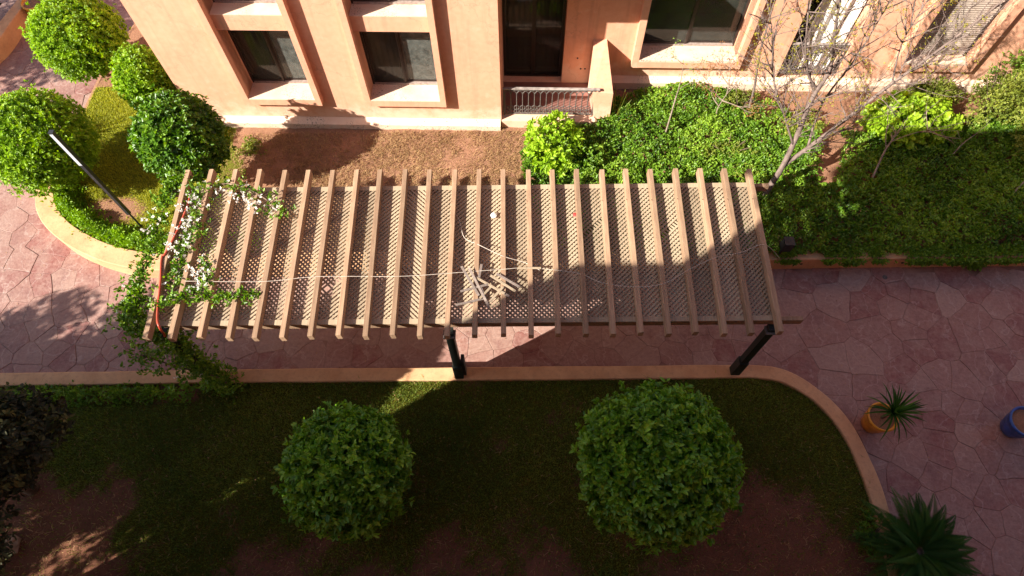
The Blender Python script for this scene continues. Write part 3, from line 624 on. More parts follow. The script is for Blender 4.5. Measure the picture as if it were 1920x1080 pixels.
MB().cbox((4.62, 6.55, .72), (4.62+.2, 6.75, .98), .015).build('housing', blackp, sp).location = (-4.72+.72, -5.9, 0); o = MB().box((5.40, 6.64, .3), (5.44, 6.68, .72)).build('stake', blackp, sp); o.location = (-4.72, -5.9, 0)

# ------------------------------------------------------------------ plants
def sphere_pts(n, seed, rmin=.82):
    r = np.random.default_rng(seed); d = unit(r.normal(size=(n, 3))); return d, rmin+(1.0-rmin)*r.random(n)**.5
def ball_tree(c, R, n, leaf, label, mt=ballm, seed=0, k=6, squash=.92, group='clipped ball trees'):
    t = empty('ball_tree', (c[0], c[1], ZB), label=label, cat='tree', group=group)
    d, q = sphere_pts(n, seed, .74); r = np.random.default_rng(seed+1)
    lump = 1+.075*nz(d[:, 0]*3+d[:, 2]*2, d[:, 1]*3-d[:, 2], .8, seed)+.075*nz(d[:, 0]*7, d[:, 1]*7+d[:, 2]*6, 1.2, seed+2)+np.abs(r.normal(0, .03, n))+.15*(r.random(n) < .03)-.10*(nz(d[:, 0]*2.2, d[:, 1]*2.2+d[:, 2]*2, 1.3, seed+7) > .75)
    Pc = d*(q*lump)[:, None]*np.array([[R, R, R*squash]]); Pc[:, 2] += c[2]-ZB
    keep = Pc[:, 2] > .05; Pc = Pc[keep]; d = d[keep]
    Pl, D, F, idx = rosettes(Pc, unit(d+np.array([[0, 0, .35]])), k, .95, leaf*.18, seed+5)
    tw = .5+.32*nz(Pc[:, 0]*5, Pc[:, 1]*5+Pc[:, 2]*4, 1.2, seed)+r.normal(0, .16, len(Pc)); tone = np.clip(tw[idx]+r.normal(0, .10, len(Pl)), 0, 1)
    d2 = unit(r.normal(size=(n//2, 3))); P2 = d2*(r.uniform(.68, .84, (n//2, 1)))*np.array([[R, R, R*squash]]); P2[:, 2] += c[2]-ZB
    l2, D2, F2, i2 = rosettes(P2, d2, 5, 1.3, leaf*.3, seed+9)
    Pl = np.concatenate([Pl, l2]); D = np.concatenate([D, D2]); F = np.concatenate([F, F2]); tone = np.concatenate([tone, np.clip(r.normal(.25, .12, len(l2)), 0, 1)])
    sz = np.concatenate([leaf*r.uniform(.7, 1.25, len(Pl)-len(l2)), np.full(len(l2), leaf*1.6)])
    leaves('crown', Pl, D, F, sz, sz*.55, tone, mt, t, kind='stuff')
    m = MB(); H = c[2]-ZB
    m.tube([(0, 0, -.02), (.02, .01, H*.4), (0, .02, H*.8)], [.05, .042, .036], 8); m.build('trunk', barkd, t, True)
    m = MB(); rr = random.Random(seed)
    for _ in range(34):
        v = Vector((rr.gauss(0, 1), rr.gauss(0, 1), rr.gauss(.2, 1))).normalized(); p0 = Vector((0, .02, H*.75)); p1 = Vector((v.x*R*.86, v.y*R*.86, H+v.z*R*squash*.84)); mid = (p0+p1)/2+Vector((0, 0, -.08))
        if p1.z > .15: m.tube([p0, mid, p1], [.02, .012, .005], 5)
    m.build('branches', barkd, t, True); return t
ball_tree((-2.66, 2.11, 1.75), .94, 2000, .090, 'left one of the two big clipped ball trees on the near lawn', nearm, seed=21, k=6)
ball_tree((2.10, 2.12, 2.05), 1.13, 2900, .092, 'right and larger one of the two clipped ball trees on the near lawn', nearm, seed=22, k=6)
ball_tree((-9.75, 8.80, 1.65), 1.03, 3400, .062, 'sunlit clipped ball tree on the left picture edge behind the slim lamp', limem, seed=23)
ball_tree((-9.98, 12.0, 1.5), .94, 3200, .062, 'sunlit clipped ball tree with a bare thin trunk at the top left beside the paving', limem, seed=24)
ball_tree((-6.62, 8.58, 1.95), .80, 1900, .085, 'darker clipped ball bush between the pergola left end and the building corner', ballm, seed=25, squash=1.12)
ball_tree((-8.17, 10.75, 1.4), .58, 1500, .062, 'small bright clipped bush half hidden behind the corner of the building', limem, seed=26, squash=1.3)

def cover(name, poly, n, leaf, zf, mt, label, cat='shrub', seed=0, k=5, mask=None, kind='stuff', parent=None, tf=None, lean=.3):
    r = np.random.default_rng(seed); xs = [p[0] for p in poly]; ys = [p[1] for p in poly]
    x = r.uniform(min(xs), max(xs), n*4); y = r.uniform(min(ys), max(ys), n*4); kk = inpoly(x, y, poly)
    if mask is not None: kk &= r.random(n*4) < mask(x, y)
    x = x[kk][:n]; y = y[kk][:n]; n = len(x); ztop = zf(x, y); z = ztop-np.abs(r.normal(0, .05, n))
    z = np.maximum(z, .02); e = .02
    gx = (zf(x+e, y)-zf(x-e, y))/(2*e); gy = (zf(x, y+e)-zf(x, y-e))/(2*e)
    Nn = unit(np.stack([-gx*.6, -gy*.6, np.ones(n)], 1)+r.normal(0, lean, (n, 3)))
    Pc = np.stack([x, y, z], 1); Pl, D, F, idx = rosettes(Pc, Nn, k, .95, leaf*.2, seed+5)
    tw = (tf(x, y) if tf is not None else .5+.32*nz(x, y, 1.3, seed)+.22*nz(x, y, 5, seed))+r.normal(0, .15, n)
    tone = np.clip(tw[idx]+r.normal(0, .1, len(Pl)), 0, 1)
    return leaves(name, Pl, D, F, leaf*r.uniform(.7, 1.3, len(Pl)), leaf*.6, tone, mt, parent, label=label, cat=cat, kind=kind)
# dense ground cover in the far bed
cpoly = [(.15, 9.3), (.3, 8.0), (.6, 7.2), (1.0, 6.75), (5.2, 6.72), (12.5, 6.66), (14.5, 6.7), (14.5, 10.2), (12, 10.3), (9.5, 10.1), (8.4, 9.5), (7.6, 9.9), (6.6, 10.1), (6.1, 10.6), (5.0, 11.2), (3.3, 11.3), (2.3, 10.8), (1.9, 10.1), (.9, 10.1)]
def bare(x, y):   # bare strip of soil behind the trunk, thin places near the wall
    d = 1.35*np.exp(-(((x-7.0-.25*(y-9))/.30)**2))*(y > 8.4)+.9*np.exp(-(((x-5.8)/.35)**2+((y-10.4)/.5)**2))
    return np.clip(1.1-d+.25*nz(x, y, 2.5, 3), 0, 1)
zc = lambda x, y: ZB+.22+.10*nz(x, y, 1.8, 2)+.085*nz(x, y, 4.2, 1)+.05*nz(x, y, 8.5, 3)+.10*np.clip(8.6-y, 0, 1)-.16*np.clip((6.95-y)/.2, 0, 1)
cover('ground_cover', cpoly, 32000, .068, zc, coverm, 'dense green ground cover filling the far bed between pergola and facade', 'ground cover', 31, 4, bare)
# trailing shoots over the straight kerb
r = np.random.default_rng(8)
def trail(xc, wid, drop, n, seed):
    r = np.random.default_rng(seed); u = r.random(n); x = xc+r.normal(0, wid, n)*(1-.5*u); path_y = 6.82-.42*u; z = np.where(u < .55, .46-.03*u, .46-(u-.55)/.45*drop)
    return np.stack([x, np.where(u > .55, 6.50-.03*r.random(n), path_y), z], 1)
Pt = np.concatenate([trail(a, b*1.3, c, int(n*1.7), i) for i, (a, b, c, n) in enumerate([(6.9, .16, .18, 130), (7.45, .10, .12, 70), (6.45, .10, .1, 60), (8.3, .2, .2, 150), (9.0, .14, .18, 100), (9.55, .10, .42, 170), (9.35, .25, .22, 170), (10.05, .2, .18, 130), (5.6, .14, .10, 90), (10.5, .2, .1, 80), (8.65, .1, .2, 60)])])
Pl, D, F, idx = rosettes(Pt, np.tile([[0, -.45, .8]], (len(Pt), 1))+r.normal(0, .25, (len(Pt), 3)), 5, .95, .012, 9)
leaves('trailing_leaves', Pl, D, F, .055*r.uniform(.7, 1.3, len(Pl)), .033, np.clip(r.normal(.45, .2, len(Pl)), 0, 1), coverm, label='shoots trailing from the far bed over the straight kerb', cat='ground cover', kind='stuff')

def bush(c, rx, ry, rz, n, leaf, mt, label, name='shrub', cat='shrub', seed=0, k=5, stems=6, gap=0., wr=.55, tonebase=.5, group=None, lobes=1):
    t = empty(name, (c[0], c[1], ZB), label=label, cat=cat, group=group); r = np.random.default_rng(seed)
    if lobes > 1:
        lc = np.stack([r.normal(0, .48, lobes)*rx, r.normal(0, .48, lobes)*ry, (.35+.75*r.random(lobes))*rz], 1); lr = r.uniform(.22, .42, lobes)
        li = r.integers(0, lobes, n); d = unit(r.normal(size=(n, 3))); Pc = lc[li]+d*(lr[li]*(r.random(n)**.4))[:, None]*np.array([[rx, ry, rz]])*1.1
    else:
        d, q = sphere_pts(n, seed, .55); l = 1+.14*nz(d[:, 0]*3, d[:, 1]*3+d[:, 2]*2, 1.1, seed); Pc = d*(q*l)[:, None]*np.array([[rx, ry, rz]]); Pc[:, 2] += rz*.8
        if gap: kk = nz(Pc[:, 0]*4, Pc[:, 1]*4+Pc[:, 2]*3, 1, seed+3) > -1+2*gap; Pc = Pc[kk]; d = d[kk]
    kk = Pc[:, 2] > .03; Pc = Pc[kk]; d = d[kk]
    Pl, D, F, idx = rosettes(Pc, unit(d+np.array([[0, 0, .7]])), k, .95, leaf*.25, seed+5)
    tone = np.clip((tonebase+.2*nz(Pc[:, 0]*4, Pc[:, 1]*4, 1, seed)+r.normal(0, .15, len(Pc)))[idx]+r.normal(0, .1, len(Pl)), 0, 1)
    leaves('foliage', Pl, D, F, leaf*r.uniform(.7, 1.25, len(Pl)), leaf*wr, tone, mt, t, kind='stuff')
    m = MB(); rr = random.Random(seed)
    for _ in range(stems):
        a = rr.uniform(0, 6.28); e = rr.uniform(.4, .85); m.tube([(0, 0, -.02), (math.cos(a)*rx*e*.4, math.sin(a)*ry*e*.4, rz*.7), (math.cos(a)*rx*e, math.sin(a)*ry*e, rz*rr.uniform(1.1, 1.6))], [.014, .010, .004], 5)
    if stems: m.build('stems', barkd, t, True)
    return t
bush((.86, 9.35), .62, .70, .55, 330, .115, limem, 'bright green broad leaved shrub in front of the balcony railing', seed=41, k=6, tonebase=.7)
bush((1.45, 9.2), .55, .5, .30, 420, .07, coverm, 'low green shrub at the foot of the buttress beside the balcony', seed=42)
bush((8.95, 9.95), 1.0, .62, .45, 700, .13, limem, 'lime green round leaved shrub by the bare strip of soil', seed=43, k=5, wr=.95, tonebase=.8)
bush((10.9, 10.3), 1.0, .8, 1.0, 1700, .05, olivem, 'tall feathery olive shrub against the picture right edge', seed=44, stems=10, lobes=14)
bush((9.8, 10.9), .8, .4, .6, 700, .05, olivem, 'sparse olive shrub under the shuttered window', seed=45, stems=12, lobes=9)
bush((11.8, 9.3), 1.0, .9, .65, 1500, .055, olivem, 'yellowish feathery shrub low at the right edge in the shade', seed=46, stems=8, lobes=12)
bush((12.1, 11.2), 1.0, .8, 1.0, 1500, .055, coverm, 'green shrub behind the feathery one at the right edge', seed=47, stems=8, lobes=12)
bush((5.25, 10.55), .45, .5, .40, 300, .055, olivem, 'yellow green weedy shrub at the foot of the thin bare tree', seed=48, stems=8, lobes=6)
bush((6.6, 10.2), .45, .4, .35, 240, .05, olivem, 'thin olive weed between bare tree and facade', seed=49, stems=8, lobes=6)
bush((4.8, 9.3), .8, .5, .28, 300, .05, olivem, 'loose yellow weed growing through the ground cover', seed=50, stems=6, lobes=8)
bush((-6.0, 9.6), .45, .35, .10, 160, .045, olivem, 'low yellow green weeds on the dry soil by the building corner', seed=91, stems=3, tonebase=.5, lobes=7)
bush((7.55, 8.3), .35, .4, .16, 120, .05, rustm, 'small rusty weed on the bare soil strip', seed=51, stems=6, lobes=4)
# hedge along the inside of the curved kerb
hp = ck(kerbL); 
def along(K, i0, i1, off, n, spread, zmax, seed):
    r = np.random.default_rng(seed); K = np.array(K)[i0:i1]; u = r.random(n)*(len(K)-1.001); i = u.astype(int); f = (u-i)[:, None]; p = K[i]*(1-f)+K[i+1]*f
    T = unit(K[i+1]-K[i]); Nn = np.stack([-T[:, 1], T[:, 0]], 1); o = off+r.normal(0, spread, n); q = p+Nn*o[:, None]; h = r.random(n)**.6*zmax*np.clip(1-np.abs(o-off)/(spread*2.6), .15, 1)*(.75+.3*nz(q[:, 0], q[:, 1], 4, seed))
    return np.stack([q[:, 0], q[:, 1], ZB+h], 1)
def bandplant(name, K, i0, i1, off, n, spread, zmax, leaf, mt, label, seed, cat='hedge', k=5, tb=.5):
    Pc = along(K, i0, i1, off, n, spread, zmax, seed); r = np.random.default_rng(seed); Nn = r.normal(0, .45, Pc.shape)+np.array([[0, 0, 1]])
    Pl, D, F, idx = rosettes(Pc, Nn, k, .9, leaf*.3, seed); tone = np.clip(tb+.2*nz(Pl[:, 0]*2, Pl[:, 1]*2, 1.5, seed)+r.normal(0, .17, len(Pl)), 0, 1)
    return leaves(name, Pl, D, F, leaf*r.uniform(.7, 1.3, len(Pl)), leaf*.55, tone, mt, label=label, cat=cat, kind='stuff')
bandplant('low_hedge', hp, 9, 44, .42, 2600, .12, .42, .058, limem, 'loose green hedge following the inside of the curved kerb', 61, tb=.35)
nk = ck(kerbN)
bandplant('kerb_plants', nk, 9, 23, -.32, 900, .10, .28, .055, coverm, 'straggly plants along the inside of the near kerb at the left', 62, 'plants')

# flowering climber
def climber():
    t = empty('climbing_vine', (-5.7, 4.1, .3), label='white flowered climbing vine covering the left post and left end of the pergola', cat='vine')
    off = Vector((5.7, -4.1, -.3)); r = np.random.default_rng(71); segs = [
        ([(-5.62, 4.05, .3), (-5.62, 4.1, 1.2), (-5.68, 4.15, 2.0), (-5.85, 4.2, 2.5)], 620, .125, .0),
        ([(-6.15, 4.3, 2.45), (-6.3, 4.9, 2.5), (-6.2, 5.6, 2.55), (-6.15, 6.4, 2.6), (-6.1, 6.9, 2.65), (-5.9, 7.0, 2.7)], 520, .085, .04),
        ([(-6.1, 4.2, 2.3), (-6.4, 4.5, 2.3), (-6.3, 4.9, 2.4)], 260, .14, .04),
        ([(-5.75, 4.5, 2.75), (-5.3, 4.6, 2.8), (-4.6, 4.62, 2.8), (-4.15, 4.65, 2.75)], 150, .06, .05),
        ([(-5.65, 6.6, 2.75), (-5.2, 6.85, 2.75), (-4.8, 6.8, 2.78), (-4.3, 6.5, 2.8), (-4.0, 6.2, 2.75)], 100, .09, .3),
        ([(-5.55, 4.9, 2.72), (-5.5, 5.5, 2.75), (-5.45, 6.2, 2.75), (-5.6, 6.8, 2.75)], 190, .10, .15),
        ([(-5.2, 4.7, 2.75), (-5.0, 5.0, 2.75), (-5.1, 5.3, 2.75)], 90, .07, .35),
        ([(-6.3, 4.0, 1.9), (-5.9, 3.95, 1.5), (-5.45, 3.98, .8), (-5.4, 3.95, .4)], 260, .13, .01)]
    L = []; Fl = []
    for pts, n, sp, fl in segs:
        c = catmull(pts, 8); MBs.tube([Vector(p)+off for p in c], .012, 5)
        K = np.array([tuple(p) for p in c]); u = r.random(n)*(len(K)-1.001); i = u.astype(int); f = (u-i)[:, None]; p = K[i]*(1-f)+K[i+1]*f+r.normal(0, sp, (n, 3))*np.array([[1, 1, .7 if sp > .12 else .35]])
        pick = r.random(n) < fl; L.append(p[~pick]); Fl.append(p[pick])
    # dense flower heads where the photograph shows white patches
    for c, n, sx, sy in (((-5.55, 6.35), 26, .13, .16), ((-5.55, 5.75), 34, .13, .22), ((-5.62, 5.5), 26, .12, .15), ((-4.85, 6.55), 16, .15, .08), ((-4.6, 6.42), 18, .12, .08), ((-5.15, 5.05), 12, .09, .06), ((-4.45, 6.3), 10, .08, .08), ((-5.0, 4.9), 12, .1, .1), ((-6.15, 5.9), 14, .1, .2)):
        n = int(n*.6); Fl.append(np.stack([r.normal(c[0], sx, n), r.normal(c[1], sy, n), 2.82+np.abs(r.normal(0, .05, n))], 1))
    L = np.concatenate(L); Fl = np.concatenate(Fl); o = np.array(off)
    Pl, D, F, idx = rosettes(L+o, np.tile([[0, 0, 1.]], (len(L), 1))+r.normal(0, .6, (len(L), 3)), 4, .95, .02, 3)
    leaves('leaves', Pl, D, F, .07*r.uniform(.6, 1.3, len(Pl)), .042, np.clip(.45+r.normal(0, .25, len(Pl)), 0, 1), coverm, t, kind='stuff')
    Pl, D, F, idx = rosettes(Fl+o, np.tile([[0, 0, 1.]], (len(Fl), 1))+r.normal(0, .4, (len(Fl), 3)), 7, 1.0, .012, 4)
    leaves('flowers', Pl, D, F, .036*r.uniform(.7, 1.3, len(Pl)), .024, r.random(len(Pl)), flowm, t, kind='stuff')
    MBs.build('stems', barkd, t, True)
MBs = MB(); climber()

# bare tree behind the pergola
def bare_tree(name, base, limbs, label, mt, seed, twigs=1.0, leafy=None, leafn=0, group=None):
    t = empty(name, base, label=label, cat='tree', group=group); rr = random.Random(seed); off = Vector(base); m = MB(); tips = []
    def grow(p, d, L, r, depth):
        pts = [p]; q = p.copy(); k = 5
        for i in range(k):
            d = (d+Vector((rr.gauss(0, .13), rr.gauss(0, .13), rr.gauss(.05, .10)))).normalized(); q = q+d*L/k; pts.append(q.copy())
        tw.tube([x-off for x in pts], [r*(1-.75*i/k) for i in range(k+1)], 5 if depth else 6); tips.append(q.copy()); tips.append(pts[3].copy())
        if depth < 2:
            for _ in range(rr.choice((2, 3, 3))):
                i = rr.randint(1, k); a = Vector((rr.gauss(0, 1), rr.gauss(0, 1), rr.gauss(.2, .8))).normalized(); grow(pts[i], (d*1.0+a*.9).normalized(), L*rr.uniform(.45, .75), r*.5, depth+1)
    for j, (pts, r0, r1) in enumerate(limbs):
        c = catmull(pts, 6); n = len(c); mm_ = MB(); mm_.tube([x-off for x in c], [r0+(r1-r0)*i/(n-1) for i in range(n)], 9); mm_.build('trunk' if j == 0 else 'limb', mt, t, True)
        tw = MB()
        for i in range(4 if j else int(n*.6), n, 1):
            for _q in range(2 if rr.random() < .28*twigs else (1 if rr.random() < .85*twigs else 0)):
                d = (c[min(i+1, n-1)]-c[max(i-1, 0)]).normalized(); a = Vector((rr.gauss(0, 1), rr.gauss(0, 1), rr.gauss(.1, .7))).normalized()
                grow(c[i], (d*.7+a*.8).normalized(), rr.uniform(.4, 1.0), .015, 0)
        grow(c[-1], (c[-1]-c[-2]).normalized(), .8 if name != 'dead_branch' else .35, r1, 0)
        tw.build('twigs', mt, t, True, kind='stuff')
    if leafy:
        r = np.random.default_rng(seed); T = np.array([tuple(x-off) for x in tips]); T = T[r.random(len(T)) < leafn]
        if len(T):
            c2 = np.repeat(T, 3, 0)+r.normal(0, .05, (len(T)*3, 3)); Pl, D, F, idx = rosettes(c2, r.normal(0, 1, c2.shape), 3, .9, .01, seed)
            leaves('leaves', Pl, D, F, .035*r.uniform(.6, 1.3, len(Pl)), .015, r.random(len(Pl)), leafy, t, kind='stuff')
    return t
bare_tree('bare_tree', (5.33, 8.05, ZB), [
    ([(5.33, 8.05, .25), (5.42, 8.15, .85), (5.47, 8.2, 1.35), (5.60, 8.5, 1.95), (5.62, 8.68, 2.55), (5.68, 8.8, 2.95)], .068, .040),
    ([(5.66, 8.75, 2.9), (5.72, 8.85, 3.4), (5.5, 9.0, 4.2), (5.35, 9.15, 4.9)], .042, .018),
    ([(5.66, 8.78, 2.9), (5.40, 8.8, 3.2), (5.15, 8.85, 3.7), (4.9, 8.95, 4.5)], .030, .012),
    ([(5.45, 8.2, 1.3), (6.0, 8.45, 1.75), (6.45, 8.62, 2.25), (7.05, 8.85, 2.95), (7.5, 8.95, 3.55), (8.1, 9.15, 4.3)], .048, .018),
    ([(5.9, 8.42, 1.68), (6.0, 8.9, 2.4), (6.4, 9.3, 3.2), (6.6, 9.6, 4.0)], .026, .010),
    ([(5.55, 8.4, 1.8), (5.2, 8.6, 2.4), (4.85, 9.0, 3.0), (4.7, 9.3, 3.6), (4.45, 9.8, 4.2)], .022, .008),
    ([(7.05, 8.85, 2.95), (7.0, 9.2, 3.6), (7.1, 9.4, 4.4)], .018, .008)],
    'leafless forked tree behind the right end of the pergola reaching over the facade', barkm, 5, 1.0, yellm, .16)
bare_tree('bare_sapling', (5.55, 10.6, ZB), [([(5.5, 10.6, .3), (5.42, 10.6, 1.0), (5.25, 10.7, 2.0), (5.15, 10.8, 3.2), (5.1, 10.9, 4.2)], .032, .010)], 'thin bare sapling between the wide window and the white curtained balcony', barkm, 12, .45, yellm, .5)
bare_tree('staked_sapling', (3.45, 9.85, ZB), [([(3.45, 9.85, .3), (3.47, 9.9, .9), (3.48, 9.95, 1.55)], .022, .014)], 'little tree with a pale straight stem growing out of the ground cover', deadm, 14, .25, coverm, .9)
bare_tree('rusty_sapling', (4.7, 10.3, ZB), [([(4.7, 10.3, .3), (4.65, 10.35, .7), (4.75, 10.4, 1.1)], .016, .008)], 'small sapling with rusty dry leaves under the wide window', deadm, 16, .6, rustm, .9)
def dead_branch(base, limbs, label, seed): 
    t = bare_tree('dead_branch', base, limbs, label, deadm, seed, .12); t['category'] = 'branch'; return t
dead_branch((7.75, 8.45, .5), [([(7.75, 8.45, .5), (7.95, 8.9, .9), (8.1, 9.1, 1.1)], .024, .014), ([(8.05, 9.05, 1.05), (8.5, 9.15, 1.2), (9.3, 9.25, 1.35)], .011, .004)], 'pale dead branch sticking up from the shaded ground cover', 31)
dead_branch((9.6, 9.0, .5), [([(9.6, 9.0, .5), (9.85, 9.25, .7), (10.1, 9.4, .85)], .016, .007)], 'shorter dead branch right of the lime green shrub', 32)
dead_branch((10.5, 7.9, .55), [([(10.5, 7.9, .55), (10.9, 8.25, .75), (11.2, 7.95, .7)], .02, .008)], 'bent dead stem in the shade near the right edge', 33)
# strap leaves
def blade_plant(t, c, n, L, wd, mt, seed, upness=.6, name='leaf', z=0):
    rr = random.Random(seed)
    for i in range(n):
        a = i*2.39996+rr.uniform(-.2, .2); e = upness*(1-i/n)+rr.uniform(0, .25); l = L*rr.uniform(.75, 1.1); d = Vector((math.cos(a), math.sin(a), 0)); s = Vector((-d.y, d.x, 0)); vs = []
        for k in range(6):
            u = k/5; ww = wd*(1-u)**.6*(.6+.8*u if u < .3 else 1)*.5; p = d*(l*u*(math.cos(e)))+Vector((0, 0, l*(math.sin(e)*u+.35*u-.75*u*u*(1.2-e)))); vs += [p-s*ww+Vector((0, 0, ww*.5)), p, p+s*ww+Vector((0, 0, ww*.5))]
        m = MB(); m.add([Vector(v)+Vector((c[0], c[1], z)) for v in vs], [f for k in range(5) for f in ((3*k, 3*k+1, 3*k+4, 3*k+3), (3*k+1, 3*k+2, 3*k+5, 3*k+4))]); me = m.mesh(name, True)
        at = me.attributes.new('tone', 'FLOAT', 'POINT'); at.data.foreach_set('value', [rr.random()]*len(me.vertices)); link(name, me, mt, t)
def pot(c, R, H, mt, label, plant=None):
    t = empty('plant_pot', (c[0], c[1], 0), label=label, cat='pot')
    m = MB().lathe([(.001, .0), (R*.62, .0), (R*.72, H*.1), (R*.92, H*.55), (R*.98, H*.85), (R*1.06, H*.9), (R*1.08, H), (R*.95, H), (R*.90, H*.88), (.001, H*.88)], n=32); m.build('body', mt, t, True)
    MB().lathe([(R*.9, H*.885), (R*.5, H*.90), (.001, H*.91)], n=20).build('soil', soilm, t); return t
pot((6.60, 3.22), .25, .52, orangem, 'orange round pot beside the curve of the long kerb')
sk = empty('spiky_plant', (6.60, 3.22, .47), label='spiky green plant growing out of the orange pot by the curved kerb', cat='plant'); blade_plant(sk, (.04, 0), 46, .56, .05, cycadm, 3, 1.05, 'leaf', .30)
m = MB().tube([(0, 0, 0), (.01, 0, .30)], .03, 8); m.build('stem', barkd, sk)
pot((9.17, 3.12), .27, .48, bluem, 'blue glazed pot on the flagstones at the right picture edge')
pot((-12.55, 14.45), .27, .5, orangem, 'big orange pot by the planter wall in the top left corner')
sk = empty('yucca', (-10.55, 9.85, 0.0), label='dark spiky yucca behind the clipped ball at the left edge', cat='plant'); blade_plant(sk, (0, 0), 34, .75, .05, cycadm, 5, 1.2, 'leaf', .6); MB().tube([(0, 0, 0), (0, 0, .65)], .05, 8).build('stem', barkd, sk)
sk = empty('palm_seedling', (2.35, 10.35, ZB), label='young palm with a few narrow fronds right of the balcony buttress', cat='plant'); blade_plant(sk, (0, 0), 22, .75, .03, olivem, 6, 1.1, 'frond', 0)
MB().lathe([(.24, .004), (.235, .008), (.10, .008), (.001, .006)], (0, 0, 0), 20)
# sago palm
def cycad(c, n, L, label, seed):
    t = empty('sago_palm', (c[0], c[1], ZB), label=label, cat='palm'); rr = random.Random(seed)
    MB().tube([(0, 0, -.02), (0, 0, .3), (0, 0, .42)], [.13, .14, .08], 10).build('trunk', barkd, t, True)
    for i in range(n):
        a = i*2.39996+rr.uniform(-.15, .15); e = .95*(1-i/n)+.12; l = L*rr.uniform(.85, 1.08); d = Vector((math.cos(a), math.sin(a), 0)); pts = []
        for k in range(9):
            u = k/8; pts.append(d*(l*u*math.cos(e*(1-.35*u)))+Vector((0, 0, .40+l*(math.sin(e)*u-.50*u*u))))
        Pn = []; Dn = []; Nn = []; K = [Vector(p) for p in pts]
        for k in range(6, 80):
            u = k/80*8; j = min(int(u), 7); p = K[j].lerp(K[j+1], u-j); T = (K[j+1]-K[j]).normalized(); sd = T.cross(Vector((0, 0, 1))).normalized()
            for s in (-1, 1): Pn.append(p); Dn.append(sd*s*.9+T*.55+Vector((0, 0, .25))); Nn.append(Vector((0, 0, 1))-sd*s*.3)
        q = np.linspace(0, 1, len(Pn)); LL = .20*np.sin(np.clip(.25+q*.85, 0, 1)*np.pi)**.5*np.clip(1.25-q, .25, 1)
        o = leaves('frond', np.array([tuple(p) for p in Pn]), np.array([tuple(p) for p in Dn]), np.array([tuple(p) for p in Nn]), LL, .011, np.clip(np.full(len(Pn), rr.uniform(.2, .8)), 0, 1), cycadm, t)
cycad((6.45, .95), 52, 1.15, 'dark green sago palm at the near end of the curved kerb, bottom right', 9)

# trees at the left: one in view, the others beyond the frame throw the dappled shade
def crown_tree(c, H, R, n, leaf, mt, label, seed, squash=.8, group=None, gap=.25, lean=(0, 0)):
    t = empty('broadleaf_tree', (c[0], c[1], ZB), label=label, cat='tree', group=group); r = np.random.default_rng(seed); rr = random.Random(seed)
    L = 26; ld = unit(r.normal(size=(L, 3))); lc = ld*(R*.62*r.uniform(.5, 1.1, (L, 1))); lr = R*r.uniform(.24, .44, L); li = r.integers(0, L, n); d = unit(r.normal(size=(n, 3)))
    Pc = lc[li]+d*(lr[li]*r.random(n)**.45)[:, None]; Pc[:, 2] *= squash; Pc[:, 2] += H-ZB; Pc[:, 0] += lean[0]; Pc[:, 1] += lean[1]
    kk = nz(Pc[:, 0]*2.2+Pc[:, 2], Pc[:, 1]*2.2, 1, seed) > -1+2*gap; Pc = Pc[kk]; d = d[kk]
    Pl, D, F, idx = rosettes(Pc, unit(d+np.array([[0, 0, .4]])), 5, .95, leaf*.3, seed)
    tone = np.clip((.45+.3*nz(Pc[:, 0]*3, Pc[:, 1]*3, 1, seed)+r.normal(0, .2, len(Pc)))[idx]+r.normal(0, .1, len(Pl)), 0, 1)
    leaves('crown', Pl, D, F, leaf*r.uniform(.7, 1.3, len(Pl)), leaf*.6, tone, mt, t, kind='stuff')
    MB().tube([(0, 0, -.3), (lean[0]*.3+.04, .03, (H-ZB)*.4), (lean[0]*.8, lean[1], (H-ZB)*.9)], [.12, .09, .05], 9).build('trunk', barkd, t, True)
    m = MB()
    for i in range(L): m.tube([(lean[0]*.6, 0, (H-ZB)*.6), (lean[0]*.8+lc[i][0]*.5, lc[i][1]*.5, (H-ZB)*.8+lc[i][2]*.3), (lean[0]+lc[i][0], lean[1]+lc[i][1], H-ZB+lc[i][2]*squash)], [.04, .022, .008], 5)
    m.build('branches', barkd, t, True); return t
crown_tree((-8.6, 2.1), 3.15, 1.68, 9500, .085, darkm, 'dark leaved tree cut by the left picture edge over the near lawn', 81, 1.15, gap=.0, lean=(.84, -.25))
crown_tree((-12.9, 1.2), 4.4, 2.0, 6500, .11, ballm, 'leafy tree beyond the left edge dappling the paving', 82, gap=.02)
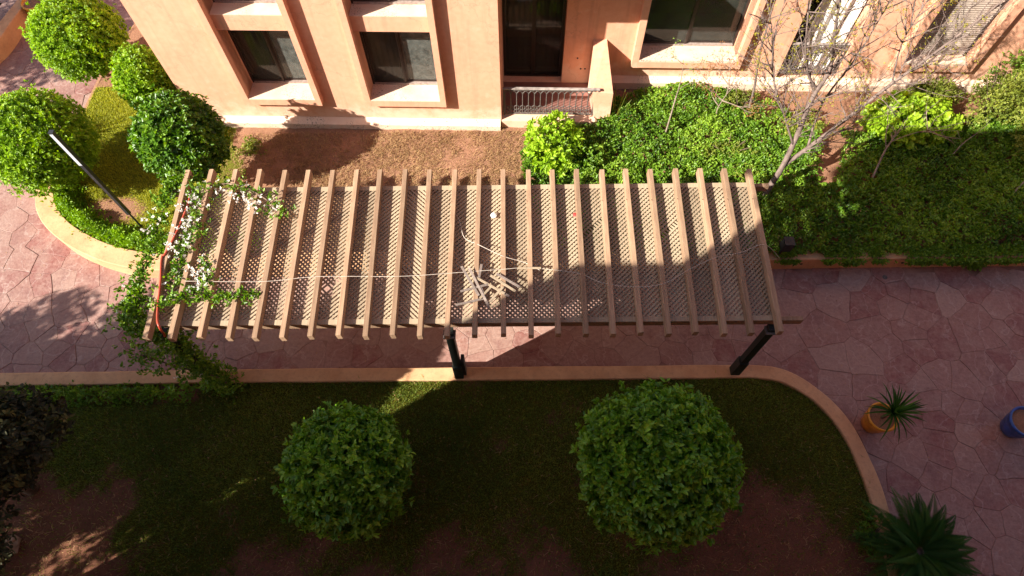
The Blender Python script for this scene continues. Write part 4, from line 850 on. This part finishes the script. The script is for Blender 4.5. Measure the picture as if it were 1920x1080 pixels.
crown_tree((-15.9, 1.2), 4.4, 2.0, 6500, .11, ballm, 'leafy tree beyond the left edge, farther along the path', 83, gap=.02)
crown_tree((-11.4, .5), 3.9, 2.2, 5200, .11, ballm, 'leafy tree beyond the left edge shading the near lawn', 84, gap=.05)
crown_tree((-9.35, 1.45), 4.6, 1.75, 6500, .11, ballm, 'taller leafy tree beyond the lower left edge', 85, gap=.02)
crown_tree((-13.0, -1.3), 3.9, 1.6, 1500, .11, ballm, 'leafy tree beyond the bottom left corner dappling the bare soil', 90, gap=.38)
crown_tree((-18.2, 10.6), 4.6, 2.6, 4200, .11, ballm, 'leafy tree beyond the top left corner shading the far paving', 86, gap=.08)
crown_tree((-18.6, 5.6), 4.2, 1.3, 1100, .10, ballm, 'thin leafy tree beyond the left edge dappling the lit paving', 89, gap=.4)
bush((-13.9, 14.2), .5, .7, .5, 350, .08, darkm, 'dark shrub in the planter at the top left corner', seed=86)
bush((-8.95, .55), .4, .3, .25, 150, .07, limem, 'bright green sprig at the bottom left corner', seed=87)
bush((6.0, 1.25), .35, .35, .2, 160, .06, ballm, 'low dark plant inside the kerb beside the sago palm', seed=88)
# slim garden lamp
lp = empty('garden_lamp', (-8.02, 7.58, ZB), label='slim black lamp post with a pale diffuser strip near its top, among the clipped balls', cat='lamp')
MB().tube([(0, 0, -.02), (0, 0, .55)], .020, 8).build('stake', blackp, lp)
MB().cbox((-.038, -.038, .50), (.038, .038, 3.02), .006).build('column', blackp, lp)
MB().box((-.030, -.046, 2.15), (.030, -.0385, 3.00)).build('diffuser', simple('pale_diffuser', (.55, .58, .66), (.65, .68, .75), 3, .3), lp)
MB().box((-.042, -.042, 3.02), (.042, .042, 3.035)).build('cap', blackp, lp)
rk = crumple('garden_stone', (-8.55, 1.2, .36), .17, simple('tan_rock', (.2, .12, .07), (.33, .2, .125), 6), 'tan stone on the bare soil under the dark tree at bottom left', 'stone', 8)
tot = sum(len(o.data.polygons) for o in bpy.data.objects if o.type == 'MESH'); print('faces', tot, 'objects', len(bpy.data.objects))
